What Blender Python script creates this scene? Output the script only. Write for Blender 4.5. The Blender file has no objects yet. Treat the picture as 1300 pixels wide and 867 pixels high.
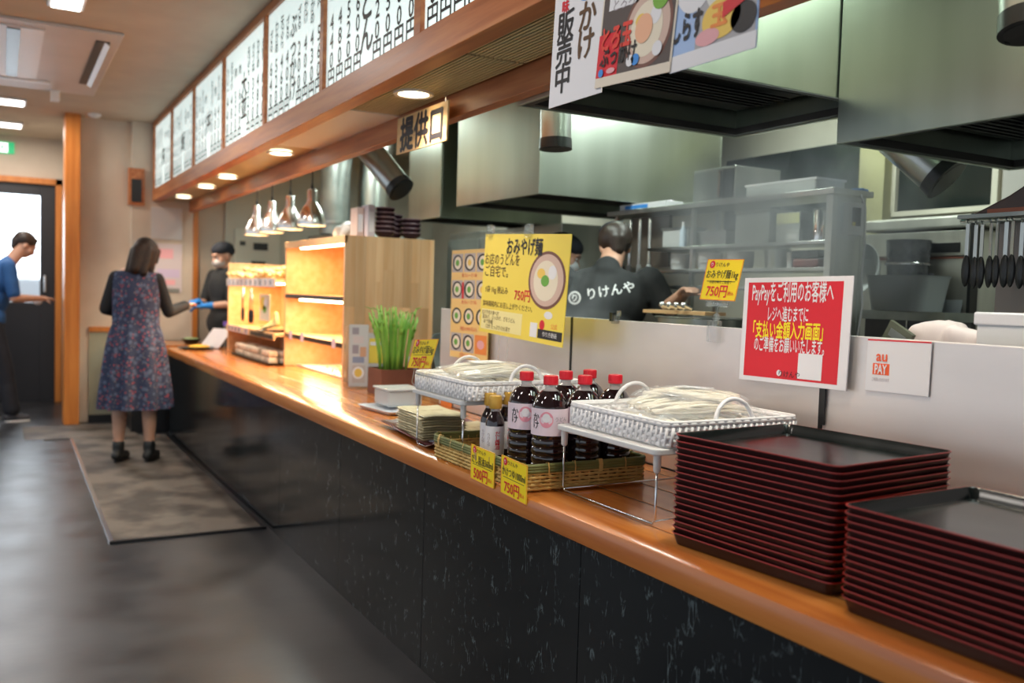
import bpy, bmesh, math, random
from mathutils import Vector, Matrix, Euler, noise
random.seed(7)
C = bpy.context.scene.collection
sc = bpy.context.scene
PI = math.pi

# ------------------------------------------------------------------ camera
cam_d = bpy.data.cameras.new('camera'); cam = bpy.data.objects.new('camera', cam_d); C.objects.link(cam)
_f = 1153.0
_y = Vector((2-650, -(354-433.5), -_f)).normalized()
_x = Vector((2700-650, -(436-433.5), -_f)); _x = (_x - _y*_x.dot(_y)).normalized()
_z = _x.cross(_y)
M3 = Matrix((_x, _y, _z))
cam.matrix_world = Matrix.Translation((0, 0, 1.30)) @ M3.to_4x4()
cam_d.sensor_width = 36; cam_d.lens = 36*_f/1300; cam_d.clip_start = .05; cam_d.clip_end = 200
cam_d.dof.use_dof = True; cam_d.dof.focus_distance = 2.55; cam_d.dof.aperture_fstop = 2.5
sc.camera = cam
# ------------------------------------------------------------------ world, view, lights
sc.view_settings.view_transform = 'Standard'; sc.view_settings.look = 'None'
sc.view_settings.gamma = 1; sc.view_settings.use_curve_mapping = False
sc.view_settings.exposure = 0.0
sc.cycles.use_denoising = True
sc.cycles.max_bounces = 8; sc.cycles.transparent_max_bounces = 12
sc.cycles.volume_bounces = 0
sc.cycles.caustics_reflective = False; sc.cycles.caustics_refractive = False
sc.cycles.sample_clamp_indirect = 6
W = bpy.data.worlds.new('world'); sc.world = W; W.use_nodes = True
WORLD_STRENGTH = 1.0
wn = W.node_tree.nodes; wn['Background'].inputs[0].default_value = (.80, .90, 1.0, 1); wn['Background'].inputs[1].default_value = WORLD_STRENGTH

def light(name, kind, loc, energy, color=(1, 1, 1), rot=(0, 0, 0), **k):
    l = bpy.data.lights.new(name, kind); l.energy = energy; l.color = color
    for a, b in k.items(): setattr(l, a, b)
    o = bpy.data.objects.new(name, l); C.objects.link(o); o.location = loc; o.rotation_euler = rot
    return o
COOL = (.86, 1.0, .93); WARM = (1.0, .86, .68); HOT = (1.0, .72, .42)
# dining-room ceiling luminaires (fixtures are built below for those in view)
for i, (x, y) in enumerate([(.02, 8.75), (.02, 10.05), (-1.6, 6.0), (-1.6, 2.5), (.3, 5.45), (.0, 2.2), (-1.2, 8.5)]):
    light('dining_lamp_light', 'AREA', (x, y, 2.76), 17, (1, .93, .85), shape='RECTANGLE', size=.5, size_y=.15)
# kitchen ceiling luminaires
for (x, y, e) in [(2.1, 3.45, 27), (3.35, 3.3, 24), (3.1, 6.6, 30), (2.1, 6.6, 24), (2.0, 1.2, 20), (3.5, 1.4, 12)]:
    light('kitchen_lamp_light', 'AREA', (x, y, 2.60), e, COOL, shape='RECTANGLE', size=.25, size_y=1.1)
# soffit downlights
for y in (1.45, 3.34, 5.28, 6.7, 7.48, 8.5):
    light('downlight_light', 'SPOT', (1.405, y, 2.055), 30, WARM, spot_size=2.3, spot_blend=.6, shadow_soft_size=.06)

# ------------------------------------------------------------------ materials
MATS = {}
def nodes(m): return m.node_tree.nodes, m.node_tree.links
def mat(name, col, rough=.5, metal=0, emit=0, ecol=None, alpha=1, trans=0, coat=0, spec=None, ior=None):
    if name in MATS: return MATS[name]
    m = bpy.data.materials.new(name); m.use_nodes = True
    b = m.node_tree.nodes['Principled BSDF']
    b.inputs['Base Color'].default_value = (*col, 1); b.inputs['Roughness'].default_value = rough
    b.inputs['Metallic'].default_value = metal
    if emit: b.inputs['Emission Color'].default_value = (*(ecol or col), 1); b.inputs['Emission Strength'].default_value = emit
    if alpha < 1: b.inputs['Alpha'].default_value = alpha
    if trans: b.inputs['Transmission Weight'].default_value = trans
    if coat: b.inputs['Coat Weight'].default_value = coat; b.inputs['Coat Roughness'].default_value = .08
    if spec is not None: b.inputs['Specular IOR Level'].default_value = spec
    if ior: b.inputs['IOR'].default_value = ior
    MATS[name] = m
    return m
def noisy(name, c1, c2, scale=(1, 1, 1), nscale=8, rough=(.4, .6), metal=0, detail=6, lo=.35, hi=.65, bump=0, coat=0, dist=0, c3=None, spec=None, perobj=0):
    """two-colour noise; scale stretches the object coordinates"""
    if name in MATS: return MATS[name]
    m = mat(name, c1, rough[0], metal, coat=coat, spec=spec)
    n, l = nodes(m); b = n['Principled BSDF']
    tc = n.new('ShaderNodeTexCoord'); mp = n.new('ShaderNodeMapping'); mp.inputs['Scale'].default_value = scale
    l.new(tc.outputs['Object'], mp.inputs['Vector'])
    if perobj:
        oi = n.new('ShaderNodeObjectInfo'); ml = n.new('ShaderNodeMath'); ml.operation = 'MULTIPLY'; ml.inputs[1].default_value = 37
        l.new(oi.outputs['Random'], ml.inputs[0]); l.new(ml.outputs[0], mp.inputs['Location'])
    nz = n.new('ShaderNodeTexNoise'); nz.inputs['Scale'].default_value = nscale; nz.inputs['Detail'].default_value = detail
    nz.inputs['Distortion'].default_value = dist
    l.new(mp.outputs[0], nz.inputs['Vector'])
    cr = n.new('ShaderNodeValToRGB'); e = cr.color_ramp.elements
    e[0].position = lo; e[0].color = (*c1, 1); e[1].position = hi; e[1].color = (*c2, 1)
    if c3: q = cr.color_ramp.elements.new((lo+hi)/2); q.color = (*c3, 1)
    l.new(nz.outputs['Fac'], cr.inputs[0])
    src = cr.outputs[0]
    if perobj:
        hs = n.new('ShaderNodeHueSaturation'); mr = n.new('ShaderNodeMapRange')
        mr.inputs['To Min'].default_value = 1-perobj; mr.inputs['To Max'].default_value = 1+perobj
        l.new(oi.outputs['Random'], mr.inputs['Value']); l.new(mr.outputs[0], hs.inputs['Value']); l.new(src, hs.inputs['Color']); src = hs.outputs[0]
    l.new(src, b.inputs['Base Color'])
    mr2 = n.new('ShaderNodeMapRange'); mr2.inputs['To Min'].default_value = rough[0]; mr2.inputs['To Max'].default_value = rough[1]
    l.new(nz.outputs['Fac'], mr2.inputs['Value']); l.new(mr2.outputs[0], b.inputs['Roughness'])
    if bump:
        bp = n.new('ShaderNodeBump'); bp.inputs['Strength'].default_value = bump; bp.inputs['Distance'].default_value = .01
        l.new(nz.outputs['Fac'], bp.inputs['Height']); l.new(bp.outputs[0], b.inputs['Normal'])
    return m
oak = noisy('counter_wood', (.42, .12, .022), (.60, .225, .05), (8, .45, 8), 2.4, (.20, .30), c3=(.52, .17, .033), coat=.3, perobj=.2)
header_wood = noisy('header_wood', (.36, .105, .03), (.54, .21, .075), (10, .7, 10), 3, (.35, .5), c3=(.46, .15, .05))
post_wood = noisy('post_wood', (.50, .15, .02), (.62, .22, .04), (10, 10, .7), 3, (.4, .5))
pine = noisy('pine_stave', (.80, .46, .21), (.90, .60, .33), (7, 7, .5), 3, (.4, .5), perobj=.22)
pine_h = noisy('pine_board', (.74, .43, .19), (.82, .54, .28), (7, .5, 7), 3, (.4, .5))
steel = noisy('brushed_steel', (.42, .44, .42), (.50, .51, .49), (1, 1, .1), 12, (.26, .34), 1, 3)
steel_h = noisy('hood_steel', (.44, .48, .41), (.49, .53, .46), (1, 1, .10), 7, (.27, .33), 1, 2)
guard_steel = noisy('guard_steel', (.80, .73, .70), (.88, .81, .78), (1, .6, 1.6), 4, (.36, .50), .68, 6)
dark_steel = noisy('dull_steel', (.22, .24, .23), (.34, .36, .34), (1, 1, 1), 6, (.3, .5), .8)
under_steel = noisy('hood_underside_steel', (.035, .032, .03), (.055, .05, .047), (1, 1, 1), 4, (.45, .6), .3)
chrome = mat('chrome', (.8, .8, .8), .12, 1)
wall_m = noisy('cream_wall', (.60, .50, .39), (.64, .54, .43), (1, 1, 1), 5, (.7, .8))
ceil_m = noisy('ceiling_paint', (.55, .46, .35), (.60, .51, .39), (1, 1, 1), 4, (.75, .85))
kwall_m = noisy('kitchen_wall_paint', (.50, .47, .38), (.58, .55, .45), (1, 1, 1), 3, (.5, .6))
green_w = noisy('wainscot_paint', (.34, .32, .22), (.40, .38, .27), (1, 1, 1), 4, (.6, .7))
black_m = mat('black_plastic', (.012, .012, .013), .35)
white_m = mat('white_plastic', (.80, .80, .80), .4)
paper = mat('white_paper', (.84, .82, .85), .6)
cream = mat('cream_plastic', (.66, .62, .50), .4)
yellow = mat('yellow_card', (1.0, .74, .01), .45)
yellow_p = mat('poster_yellow', (.93, .72, .10), .4)
ypale = mat('poster_pale_yellow', (.95, .83, .38), .4)
orange_p = mat('orange_print', (.90, .28, .06), .5)
redp = mat('red_print', (.72, .015, .03), .5)
ink = mat('black_ink', (.015, .012, .015), .5)
brown_ink = mat('brown_ink', (.12, .055, .02), .5)
blue_ink = mat('blue_print', (.05, .28, .75), .5)
pink_p = mat('pink_print', (.85, .42, .45), .5)
clear = mat('clear_plastic', (.9, .95, .97), .08, trans=.9, alpha=.45)
skin = mat('skin', (.62, .34, .23), .5); 
hair_m = noisy('dark_hair', (.02, .013, .010), (.05, .03, .022), (60, 60, 3), 4, (.35, .5))
brown_hair = noisy('brown_hair', (.009, .005, .004), (.035, .018, .011), (60, 60, 3), 4, (.5, .65), spec=.25)

# floor: dark polished resin with scuffs
def floor_mat():
    m = noisy('floor_resin', (.010, .011, .014), (.040, .041, .047), (1, 1, 1), 3.2, (.20, .50), detail=13, lo=.32, hi=.70, bump=.22)
    return m
# counter front: black laminate with thin pale streaks
def laminate():
    m = mat('black_laminate', (.012, .014, .016), .14); n, l = nodes(m); b = n['Principled BSDF']
    tc = n.new('ShaderNodeTexCoord'); mp = n.new('ShaderNodeMapping'); mp.inputs['Scale'].default_value = (1, 40, 10)
    nz = n.new('ShaderNodeTexNoise'); nz.inputs['Scale'].default_value = 1.5; nz.inputs['Detail'].default_value = 5; nz.inputs['Distortion'].default_value = .8
    vo = n.new('ShaderNodeTexVoronoi'); vo.feature = 'DISTANCE_TO_EDGE'; vo.inputs['Scale'].default_value = 1.0
    mx = n.new('ShaderNodeMix'); mx.data_type = 'VECTOR'; mx.inputs[0].default_value = .55
    l.new(tc.outputs['Object'], mp.inputs[0]); l.new(mp.outputs[0], nz.inputs['Vector'])
    l.new(mp.outputs[0], mx.inputs[4]); l.new(nz.outputs['Color'], mx.inputs[5]); 
    ad = n.new('ShaderNodeVectorMath'); ad.operation = 'MULTIPLY_ADD'; ad.inputs[1].default_value = (1.1, 1.6, 1.1)
    l.new(nz.outputs['Color'], ad.inputs[0]); l.new(mp.outputs[0], ad.inputs[2]); l.new(ad.outputs[0], vo.inputs['Vector'])
    r1 = n.new('ShaderNodeValToRGB'); r1.color_ramp.elements[0].position = 0; r1.color_ramp.elements[0].color = (1, 1, 1, 1)
    r1.color_ramp.elements[1].position = .05; r1.color_ramp.elements[1].color = (0, 0, 0, 1); l.new(vo.outputs['Distance'], r1.inputs[0])
    n2 = n.new('ShaderNodeTexNoise'); n2.inputs['Scale'].default_value = 26; n2.inputs['Detail'].default_value = 3; l.new(tc.outputs['Object'], n2.inputs['Vector'])
    r2 = n.new('ShaderNodeValToRGB'); r2.color_ramp.elements[0].position = .53; r2.color_ramp.elements[1].position = .66; l.new(n2.outputs['Fac'], r2.inputs[0])
    mu = n.new('ShaderNodeMath'); mu.operation = 'MULTIPLY'; l.new(r1.outputs[0], mu.inputs[0]); l.new(r2.outputs[0], mu.inputs[1])
    cm = n.new('ShaderNodeMix'); cm.data_type = 'RGBA'; cm.inputs[6].default_value = (.007, .0085, .010, 1); cm.inputs[7].default_value = (.11, .14, .15, 1)
    l.new(mu.outputs[0], cm.inputs[0]); l.new(cm.outputs[2], b.inputs['Base Color'])
    return m
# mat on the floor
carpet = noisy('rubber_mat', (.028, .020, .015), (.115, .095, .08), (1, 1, 1), 3.0, (.55, .8), detail=15, lo=.40, hi=.56, bump=.2)
def rattan(name, c1, c2, s=120, rough=.5):
    m = noisy(name, c1, c2, (1, 1, 1), 12, (rough, rough+.1))
    return m
white_wicker = rattan('white_wicker', (.82, .80, .80), (.90, .88, .89))
bamboo = rattan('bamboo_strip', (.50, .30, .08), (.66, .45, .15))
bamboo_green = rattan('green_bamboo', (.10, .12, .035), (.20, .20, .06))

# ------------------------------------------------------------------ building helpers
def tag(o, label=None, cat=None, group=None, kind=None):
    if label: o['label'] = label
    if cat: o['category'] = cat
    if group: o['group'] = group
    if kind: o['kind'] = kind
    return o
def thing(name, label, cat, loc=(0, 0, 0), rz=0, group=None):
    o = bpy.data.objects.new(name, None); C.objects.link(o); o.location = loc; o.rotation_euler = (0, 0, rz)
    o.empty_display_size = .05
    return tag(o, label, cat, group)
def wmat(o):
    m = Matrix.Translation(o.location) @ o.rotation_euler.to_matrix().to_4x4()
    return wmat(o.parent) @ m if o.parent else m
class MB:
    def __init__(s): s.v = []; s.f = []; s.mi = []; s.m = 0
    def add(s, vs, fs):
        n = len(s.v); s.v += [tuple(p) for p in vs]; s.f += [tuple(i+n for i in f) for f in fs]; s.mi += [s.m]*len(fs); return s
    def box(s, x0, y0, z0, x1, y1, z1):
        vs = [(x, y, z) for x in (x0, x1) for y in (y0, y1) for z in (z0, z1)]
        return s.add(vs, [(0, 1, 3, 2), (4, 6, 7, 5), (0, 4, 5, 1), (2, 3, 7, 6), (0, 2, 6, 4), (1, 5, 7, 3)])
    def cbox(s, c, d, rot=None):
        R = rot if rot is not None else Matrix.Identity(3)
        vs = [Vector(c)+R@Vector((x*d[0]/2, y*d[1]/2, z*d[2]/2)) for x in (-1, 1) for y in (-1, 1) for z in (-1, 1)]
        return s.add(vs, [(0, 1, 3, 2), (4, 6, 7, 5), (0, 4, 5, 1), (2, 3, 7, 6), (0, 2, 6, 4), (1, 5, 7, 3)])
    def tube(s, pts, r, n=8, closed=False, caps=True):
        pts = [Vector(p) for p in pts]; k = len(pts); rs = r if isinstance(r, (list, tuple)) else [r]*k
        vs = []; prev = None
        for i, p in enumerate(pts):
            if closed: t = pts[(i+1) % k]-pts[i-1]
            else: t = pts[min(i+1, k-1)]-pts[max(i-1, 0)]
            t.normalize()
            if prev is None:
                a = Vector((0, 0, 1)) if abs(t.z) < .9 else Vector((1, 0, 0)); u = t.cross(a).normalized()
            else: u = (prev-t*prev.dot(t)).normalized()
            prev = u; w = t.cross(u)
            for j in range(n):
                a = 2*PI*j/n; vs.append(p+u*math.cos(a)*rs[i]+w*math.sin(a)*rs[i])
        fs = []
        for i in range(k if closed else k-1):
            b = (i+1) % k
            for j in range(n): fs.append((i*n+j, i*n+(j+1) % n, b*n+(j+1) % n, b*n+j))
        if caps and not closed: fs += [tuple(range(n-1, -1, -1)), tuple((k-1)*n+j for j in range(n))]
        return s.add(vs, fs)
    def lathe(s, prof, c=(0, 0, 0), n=24, cap=False, sq=None, R=None):
        vs = []; c = Vector(c)
        for (r, z) in prof:
            for j in range(n):
                a = 2*PI*(j+.5)/n; ca, sa = math.cos(a), math.sin(a)
                k = 1.0
                if sq: k = 1/((abs(ca)**sq+abs(sa)**sq)**(1/sq))
                p = Vector((r*k*ca, r*k*sa, z)); vs.append(c+(R@p if R is not None else p))
        fs = []
        for i in range(len(prof)-1):
            for j in range(n): fs.append((i*n+j, i*n+(j+1) % n, (i+1)*n+(j+1) % n, (i+1)*n+j))
        if cap: fs += [tuple(range(n-1, -1, -1)), tuple((len(prof)-1)*n+j for j in range(n))]
        return s.add(vs, fs)
    def ell(s, c, r, R=None, n=12, m=8):
        vs = []; c = Vector(c); r = (r, r, r) if isinstance(r, (int, float)) else r
        for i in range(m+1):
            t = PI*i/m
            for j in range(n):
                a = 2*PI*j/n; p = Vector((r[0]*math.sin(t)*math.cos(a), r[1]*math.sin(t)*math.sin(a), r[2]*math.cos(t)))
                vs.append(c+(R@p if R is not None else p))
        fs = [(i*n+j, (i+1)*n+j, (i+1)*n+(j+1) % n, i*n+(j+1) % n) for i in range(m) for j in range(n)]
        return s.add(vs, fs)
    def cap(s, p0, p1, r0, r1, n=12):
        p0, p1 = Vector(p0), Vector(p1); d = p1-p0; L = d.length or 1e-6; d = d/L; pts = []; rs = []
        for a in (-88, -60, -30, 0): pts.append(p0+d*r0*math.sin(math.radians(a))); rs.append(r0*math.cos(math.radians(a)))
        for a in (0, 30, 60, 88): pts.append(p1+d*r1*math.sin(math.radians(a))); rs.append(r1*math.cos(math.radians(a)))
        if L < 1e-4: return s.ell(p0, r0)
        return s.tube(pts, rs, n)
    def prism(s, pts, h0, h1, axis='z'):
        n = len(pts)
        f = {'z': lambda a, b, h: (a, b, h), 'y': lambda a, b, h: (a, h, b), 'x': lambda a, b, h: (h, a, b)}[axis]
        vs = [f(a, b, h0) for a, b in pts]+[f(a, b, h1) for a, b in pts]
        fs = [tuple(range(n-1, -1, -1)), tuple(range(n, 2*n))]+[(i, (i+1) % n, n+(i+1) % n, n+i) for i in range(n)]
        return s.add(vs, fs)
    def mesh(s, name, mats, smooth=False, bevel=0, seg=2):
        me = bpy.data.meshes.new(name); me.from_pydata(s.v, [], s.f)
        for m in (mats if isinstance(mats, (list, tuple)) else [mats]): me.materials.append(m)
        me.polygons.foreach_set('material_index', s.mi)
        bm = bmesh.new(); bm.from_mesh(me)
        bmesh.ops.recalc_face_normals(bm, faces=bm.faces[:])
        if bevel: bmesh.ops.bevel(bm, geom=[e for e in bm.edges if e.calc_face_angle(0) > .5], offset=bevel, segments=seg, affect='EDGES', profile=.5, clamp_overlap=True)
        bm.to_mesh(me); bm.free()
        if smooth:
            me.polygons.foreach_set('use_smooth', [True]*len(me.polygons))
            if smooth != 'all': me.set_sharp_from_angle(angle=.7)
        me.update(); return me
    def build(s, name, mats, parent=None, world=False, smooth=False, bevel=0, seg=2, label=None, kind=None):
        if world and parent:
            im = wmat(parent).inverted(); s.v = [tuple(im @ Vector(p)) for p in s.v]
        me = s.mesh(name, mats, smooth, bevel, seg)
        o = bpy.data.objects.new(name, me); C.objects.link(o)
        if parent: o.parent = parent
        return tag(o, label=label, kind=kind)
def struct(name, mb, m, label=None, **k):
    o = mb.build(name, m, None, **k); return tag(o, label=label, kind='structure')
def kids(o): return [c for c in bpy.data.objects if c.parent == o]
def dup(root, loc=None, rz=None, label=None, group=None, parent=None):
    """copy of a thing with copies of its parts and sub-parts, meshes shared"""
    ch = kids(root); r = root.copy(); C.objects.link(r); r.parent = parent
    if loc is not None: r.location = loc
    if rz is not None: r.rotation_euler = (0, 0, rz)
    if label: r['label'] = label
    if group: r['group'] = group
    for c in ch: dup(c, parent=r)
    return r
def copyto(o, parent, loc=None):
    c = o.copy(); C.objects.link(c); c.parent = parent
    if loc is not None: c.location = loc
    return c
_tc = {}
def text_mesh(body, bold=0.0, spacing=1.0, line=1.0, align='CENTER'):
    key = (body, bold, spacing, line, align)
    if key in _tc: return _tc[key]
    c = bpy.data.curves.new('lettering', 'FONT'); c.body = body; c.align_x = align; c.align_y = 'CENTER'
    c.offset = 0; c.space_character = spacing; c.space_line = line; c.resolution_u = 2
    o = bpy.data.objects.new('lettering', c); C.objects.link(o)
    bpy.context.view_layer.update(); d = bpy.context.evaluated_depsgraph_get()
    me = bpy.data.meshes.new_from_object(o.evaluated_get(d)); v = [x.co.copy() for x in me.vertices]; f = [tuple(p.vertices) for p in me.polygons]
    bpy.data.objects.remove(o); bpy.data.curves.remove(c); bpy.data.meshes.remove(me)
    if bold:
        b_ = bold*.8; n_ = len(v); v0 = v; f0 = f; v = []; f = []
        for q_, (dx, dy) in enumerate(((-b_, 0), (b_, 0), (0, b_), (0, -b_)) if bold > .015 else ((-b_, 0), (b_, 0))):
            v += [Vector((p.x+dx, p.y+dy, q_*.00005)) for p in v0]; f += [tuple(i+n_*q_ for i in g) for g in f0]
    _tc[key] = (v, f); return v, f
class Sheet:
    """a flat printed thing: real sheet with thickness, print lying on its face. (u right, v down) in metres from the top left"""
    def __init__(s, name, label, cat, tl, tr, bl, th=.0016, m=None, group=None, part='sheet', root=None, bevel=0):
        s.O = Vector(tl); U = Vector(tr)-s.O; V = Vector(bl)-s.O; s.w = U.length; s.h = V.length
        s.U = U.normalized(); s.V = V.normalized(); s.N = -(s.U.cross(s.V)).normalized()*1.0
        s.N = (s.U.cross(-s.V)).normalized()
        s.root = root or thing(name, label, cat, s.O+s.V*s.h+s.U*s.w/2, 0, group)
        vs = [s.p(u, v, -l) for l in (0, th) for (u, v) in ((0, 0), (s.w, 0), (s.w, s.h), (0, s.h))]
        mb = MB().add(vs, [(0, 1, 2, 3), (7, 6, 5, 4), (0, 4, 5, 1), (1, 5, 6, 2), (2, 6, 7, 3), (3, 7, 4, 0)])
        s.sheet = mb.build(part, m or paper, s.root, True, bevel=bevel); s.k = 0
    def p(s, u, v, l=0): return s.O+s.U*u+s.V*v+s.N*l
    def rect(s, u0, v0, u1, v1, m, name='print', lay=1):
        L = lay*.0004
        mb = MB().add([s.p(u0, v0, L), s.p(u1, v0, L), s.p(u1, v1, L), s.p(u0, v1, L)], [(0, 1, 2, 3)]); return mb.build(name, m, s.root, True)
    def disc(s, u, v, ru, rv, m, name='print', lay=2, n=28):
        L = lay*.0004
        mb = MB().add([s.p(u+ru*math.cos(2*PI*i/n), v+rv*math.sin(2*PI*i/n), L) for i in range(n)], [tuple(range(n))]); return mb.build(name, m, s.root, True)
    def text(s, body, u, v, size, m, bold=.02, name='lettering', lay=3, vertical=False, wmax=None, sx=1.0, rot=0):
        if vertical: body = '\n'.join(body)
        vs, f = text_mesh(body, bold, line=.82 if vertical else 1.0)
        L = lay*.0004; k = size; 
        w = max(p.x for p in vs)-min(p.x for p in vs)
        if wmax and w*k*sx > wmax: sx = wmax/(w*k)
        my = (max(p.y for p in vs)+min(p.y for p in vs))/2; mx_ = (max(p.x for p in vs)+min(p.x for p in vs))/2
        c_, s_ = math.cos(rot), math.sin(rot)
        out = []
        for p in vs:
            a, b = (p.x-mx_)*k*sx, -(p.y-my)*k
            out.append(s.p(u+a*c_-b*s_, v+a*s_+b*c_, L+p.z))
        return MB().add(out, f).build(name, m, s.root, True)
    def multi(s, items, m, name='lettering', lay=3):
        """several short texts as one printed layer: (body,u,v,size,bold,vertical,wmax)"""
        mb = MB()
        for (body, u, v, size, bold, vert, wmax) in items:
            if vert: body = '\n'.join(body)
            vs, f = text_mesh(body, bold, line=.82 if vert else 1.0); w = max(p.x for p in vs)-min(p.x for p in vs); sx = 1
            if wmax and w*size > wmax: sx = wmax/(w*size)
            my = (max(p.y for p in vs)+min(p.y for p in vs))/2; mx_ = (max(p.x for p in vs)+min(p.x for p in vs))/2
            mb.add([s.p(u+(p.x-mx_)*size*sx, v-(p.y-my)*size, lay*.0004+p.z) for p in vs], f)
        return mb.build(name, m, s.root, True, kind='stuff')
def organic(name, fn, voxel, m, parent, smooth=4, label=None):
    """one continuous surface: overlapping volumes fused by a voxel remesh and smoothed"""
    mb = MB(); fn(mb); me = bpy.data.meshes.new('tmp'); me.from_pydata(mb.v, [], mb.f)
    o = bpy.data.objects.new('tmp', me); C.objects.link(o)
    bm = bmesh.new(); bm.from_mesh(me); bmesh.ops.recalc_face_normals(bm, faces=bm.faces[:]); bm.to_mesh(me); bm.free()
    r = o.modifiers.new('r', 'REMESH'); r.mode = 'VOXEL'; r.voxel_size = voxel; r.use_smooth_shade = True
    q = o.modifiers.new('s', 'SMOOTH'); q.iterations = smooth; q.factor = .6
    bpy.context.view_layer.update(); d = bpy.context.evaluated_depsgraph_get()
    nm = bpy.data.meshes.new_from_object(o.evaluated_get(d)); bpy.data.objects.remove(o); bpy.data.meshes.remove(me)
    nm.name = name; nm.materials.clear(); nm.materials.append(m)
    nm.polygons.foreach_set('use_smooth', [True]*len(nm.polygons))
    ob = bpy.data.objects.new(name, nm); C.objects.link(ob); ob.parent = parent
    return tag(ob, label=label)
def rx(a): return Matrix.Rotation(math.radians(a), 3, 'X')
def ry(a): return Matrix.Rotation(math.radians(a), 3, 'Y')
def rz_(a): return Matrix.Rotation(math.radians(a), 3, 'Z')

# ================================================================== STRUCTURE
FLOOR = floor_mat()
struct('floor', MB().box(-4.5, -3, -.1, 4.4, 12.2, 0), FLOOR, 'dark grey polished resin floor')
struct('ceiling', MB().box(-4.5, -3, 2.79, 1.25, 11.0, 2.9), ceil_m, 'beige painted ceiling over the customer aisle')
struct('ceiling', MB().box(1.60, -3, 2.72, 4.4, 9.2, 2.9), kwall_m, 'ceiling over the kitchen')
struct('wall_back', MB().box(.60, 9.2, 0, 4.4, 9.34, 2.79), wall_m, 'cream wall at the far end behind the woman')
struct('wall_side', MB().box(.60, 9.34, 0, .70, 10.9, 2.79), wall_m)
# far door wall with an opening for the door
mb = MB(); mb.box(.50, 10.9, 0, .72, 11.0, 2.79); mb.box(-4.5, 10.9, 2.33, .50, 11.0, 2.79); mb.box(-4.5, 10.9, 0, -.62, 11.0, 2.33)
struct('wall_far', mb, wall_m, 'cream wall around the entrance door')
struct('wall_right', MB().box(4.1, -3, 0, 4.25, 9.2, 2.72), kwall_m, 'kitchen wall behind the shelves and oven')
struct('wall_kitchen', MB().box(1.9, 9.12, 0, 4.1, 9.195, 2.72), kwall_m)
struct('wall_near', MB().box(1.3, -3, 0, 4.1, -2.9, 2.72), kwall_m)
struct('trim_1', MB().box(.70, 9.17, .84, 1.05, 9.2, .885), post_wood, 'orange wooden rail on the cream wall')
struct('trim_2', MB().box(.70, 9.185, 0, 1.05, 9.2, .84), green_w, 'olive wainscot below the wooden rail')
struct('baseboard_back', MB().box(.70, 9.175, 0, 1.05, 9.185, .07), black_m)
struct('trim_3', MB().box(1.602, 9.11, .77, 1.645, 9.2, 2.1), post_wood, 'orange wooden upright strip on the far wall')
struct('trim_4', MB().box(1.05, 9.13, .765, 1.60, 9.2, 2.79), wall_m, 'shallow cream pilaster beside the end of the menu boards')
# wooden post
struct('trim_5', MB().box(.49, 9.06, 0, .615, 9.34, 2.79), post_wood, 'orange wooden post from floor to ceiling', bevel=.004)
# door frame + door
dr = tag(bpy.data.objects.new('door_1', None), 'black framed glass entrance door, daylight behind the glass', kind='structure'); C.objects.link(dr); dr.location = (-.06, 10.9, 0)
mb = MB(); mb.box(.50, 10.84, 0, .56, 11.02, 2.37); mb.box(-.68, 10.84, 0, -.62, 11.02, 2.37); mb.box(-.68, 10.84, 2.31, .56, 11.02, 2.37)
mb.build('door_frame', post_wood, dr, True, label='orange wooden door frame')
dark_leaf = mat('dark_door', (.018, .017, .02), .35)
mb = MB(); mb.box(.355, 10.9, 0, .50, 10.96, 2.31); mb.box(-.62, 10.9, 0, -.48, 10.96, 2.31); mb.box(-.48, 10.9, 2.19, .355, 10.96, 2.31); mb.box(-.48, 10.9, 0, .355, 10.96, 1.06)
mb.build('door_leaf', dark_leaf, dr, True, bevel=.003)
MB().box(-.48, 10.92, 1.06, .355, 10.928, 2.19).build('pane', mat('door_glass', (.9, .95, 1), .1, trans=1, alpha=.3), dr, True)
mb = MB(); mb.cap((.40, 10.84, 1.18), (.40, 10.84, 1.34), .012, .012); mb.box(.39, 10.84, 1.2, .41, 10.9, 1.22); mb.box(.39, 10.84, 1.3, .41, 10.9, 1.32)
mb.build('door_handle', chrome, dr, True, smooth=True)
# what the door looks out on: bright pale facade across the street
mb = MB(); mb.box(-6, 15, 0, 6, 15.3, 1.9)
tag(mb.build('street_wall', mat('pale_facade', (.8, .85, .9), .8)), 'pale street wall outside beyond the door glass', 'wall')
tag(MB().box(-7, 12.2, -.12, 7, 16, -.02).build('pavement', mat('pavement', (.55, .56, .58), .8)), 'pale pavement outside beyond the door', 'pavement')
light('daylight', 'AREA', (-.1, 13.2, 2.3), 220, (.85, .93, 1), (math.radians(78), 0, PI), shape='RECTANGLE', size=3, size_y=2)

# side opening strip beside the post (narrow grey door leaf of the side room)
struct('door_2', MB().box(.615, 9.345, 0, .60+.0, 9.6, 2.1), wall_m) if False else None
d2 = MB().box(.565, 9.5, .02, .60, 10.3, 2.05).build('door_2', cream); tag(d2, 'cream side door with a narrow dark pane', kind='structure')
MB().box(.560, 9.62, .35, .566, 9.75, 1.95).build('pane', mat('dark_glass', (.05, .06, .08), .1), d2)
MB().cap((.53, 9.60, 1.05), (.53, 9.60, 1.2), .012, .012).build('door_handle', chrome, d2, smooth=True)

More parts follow.
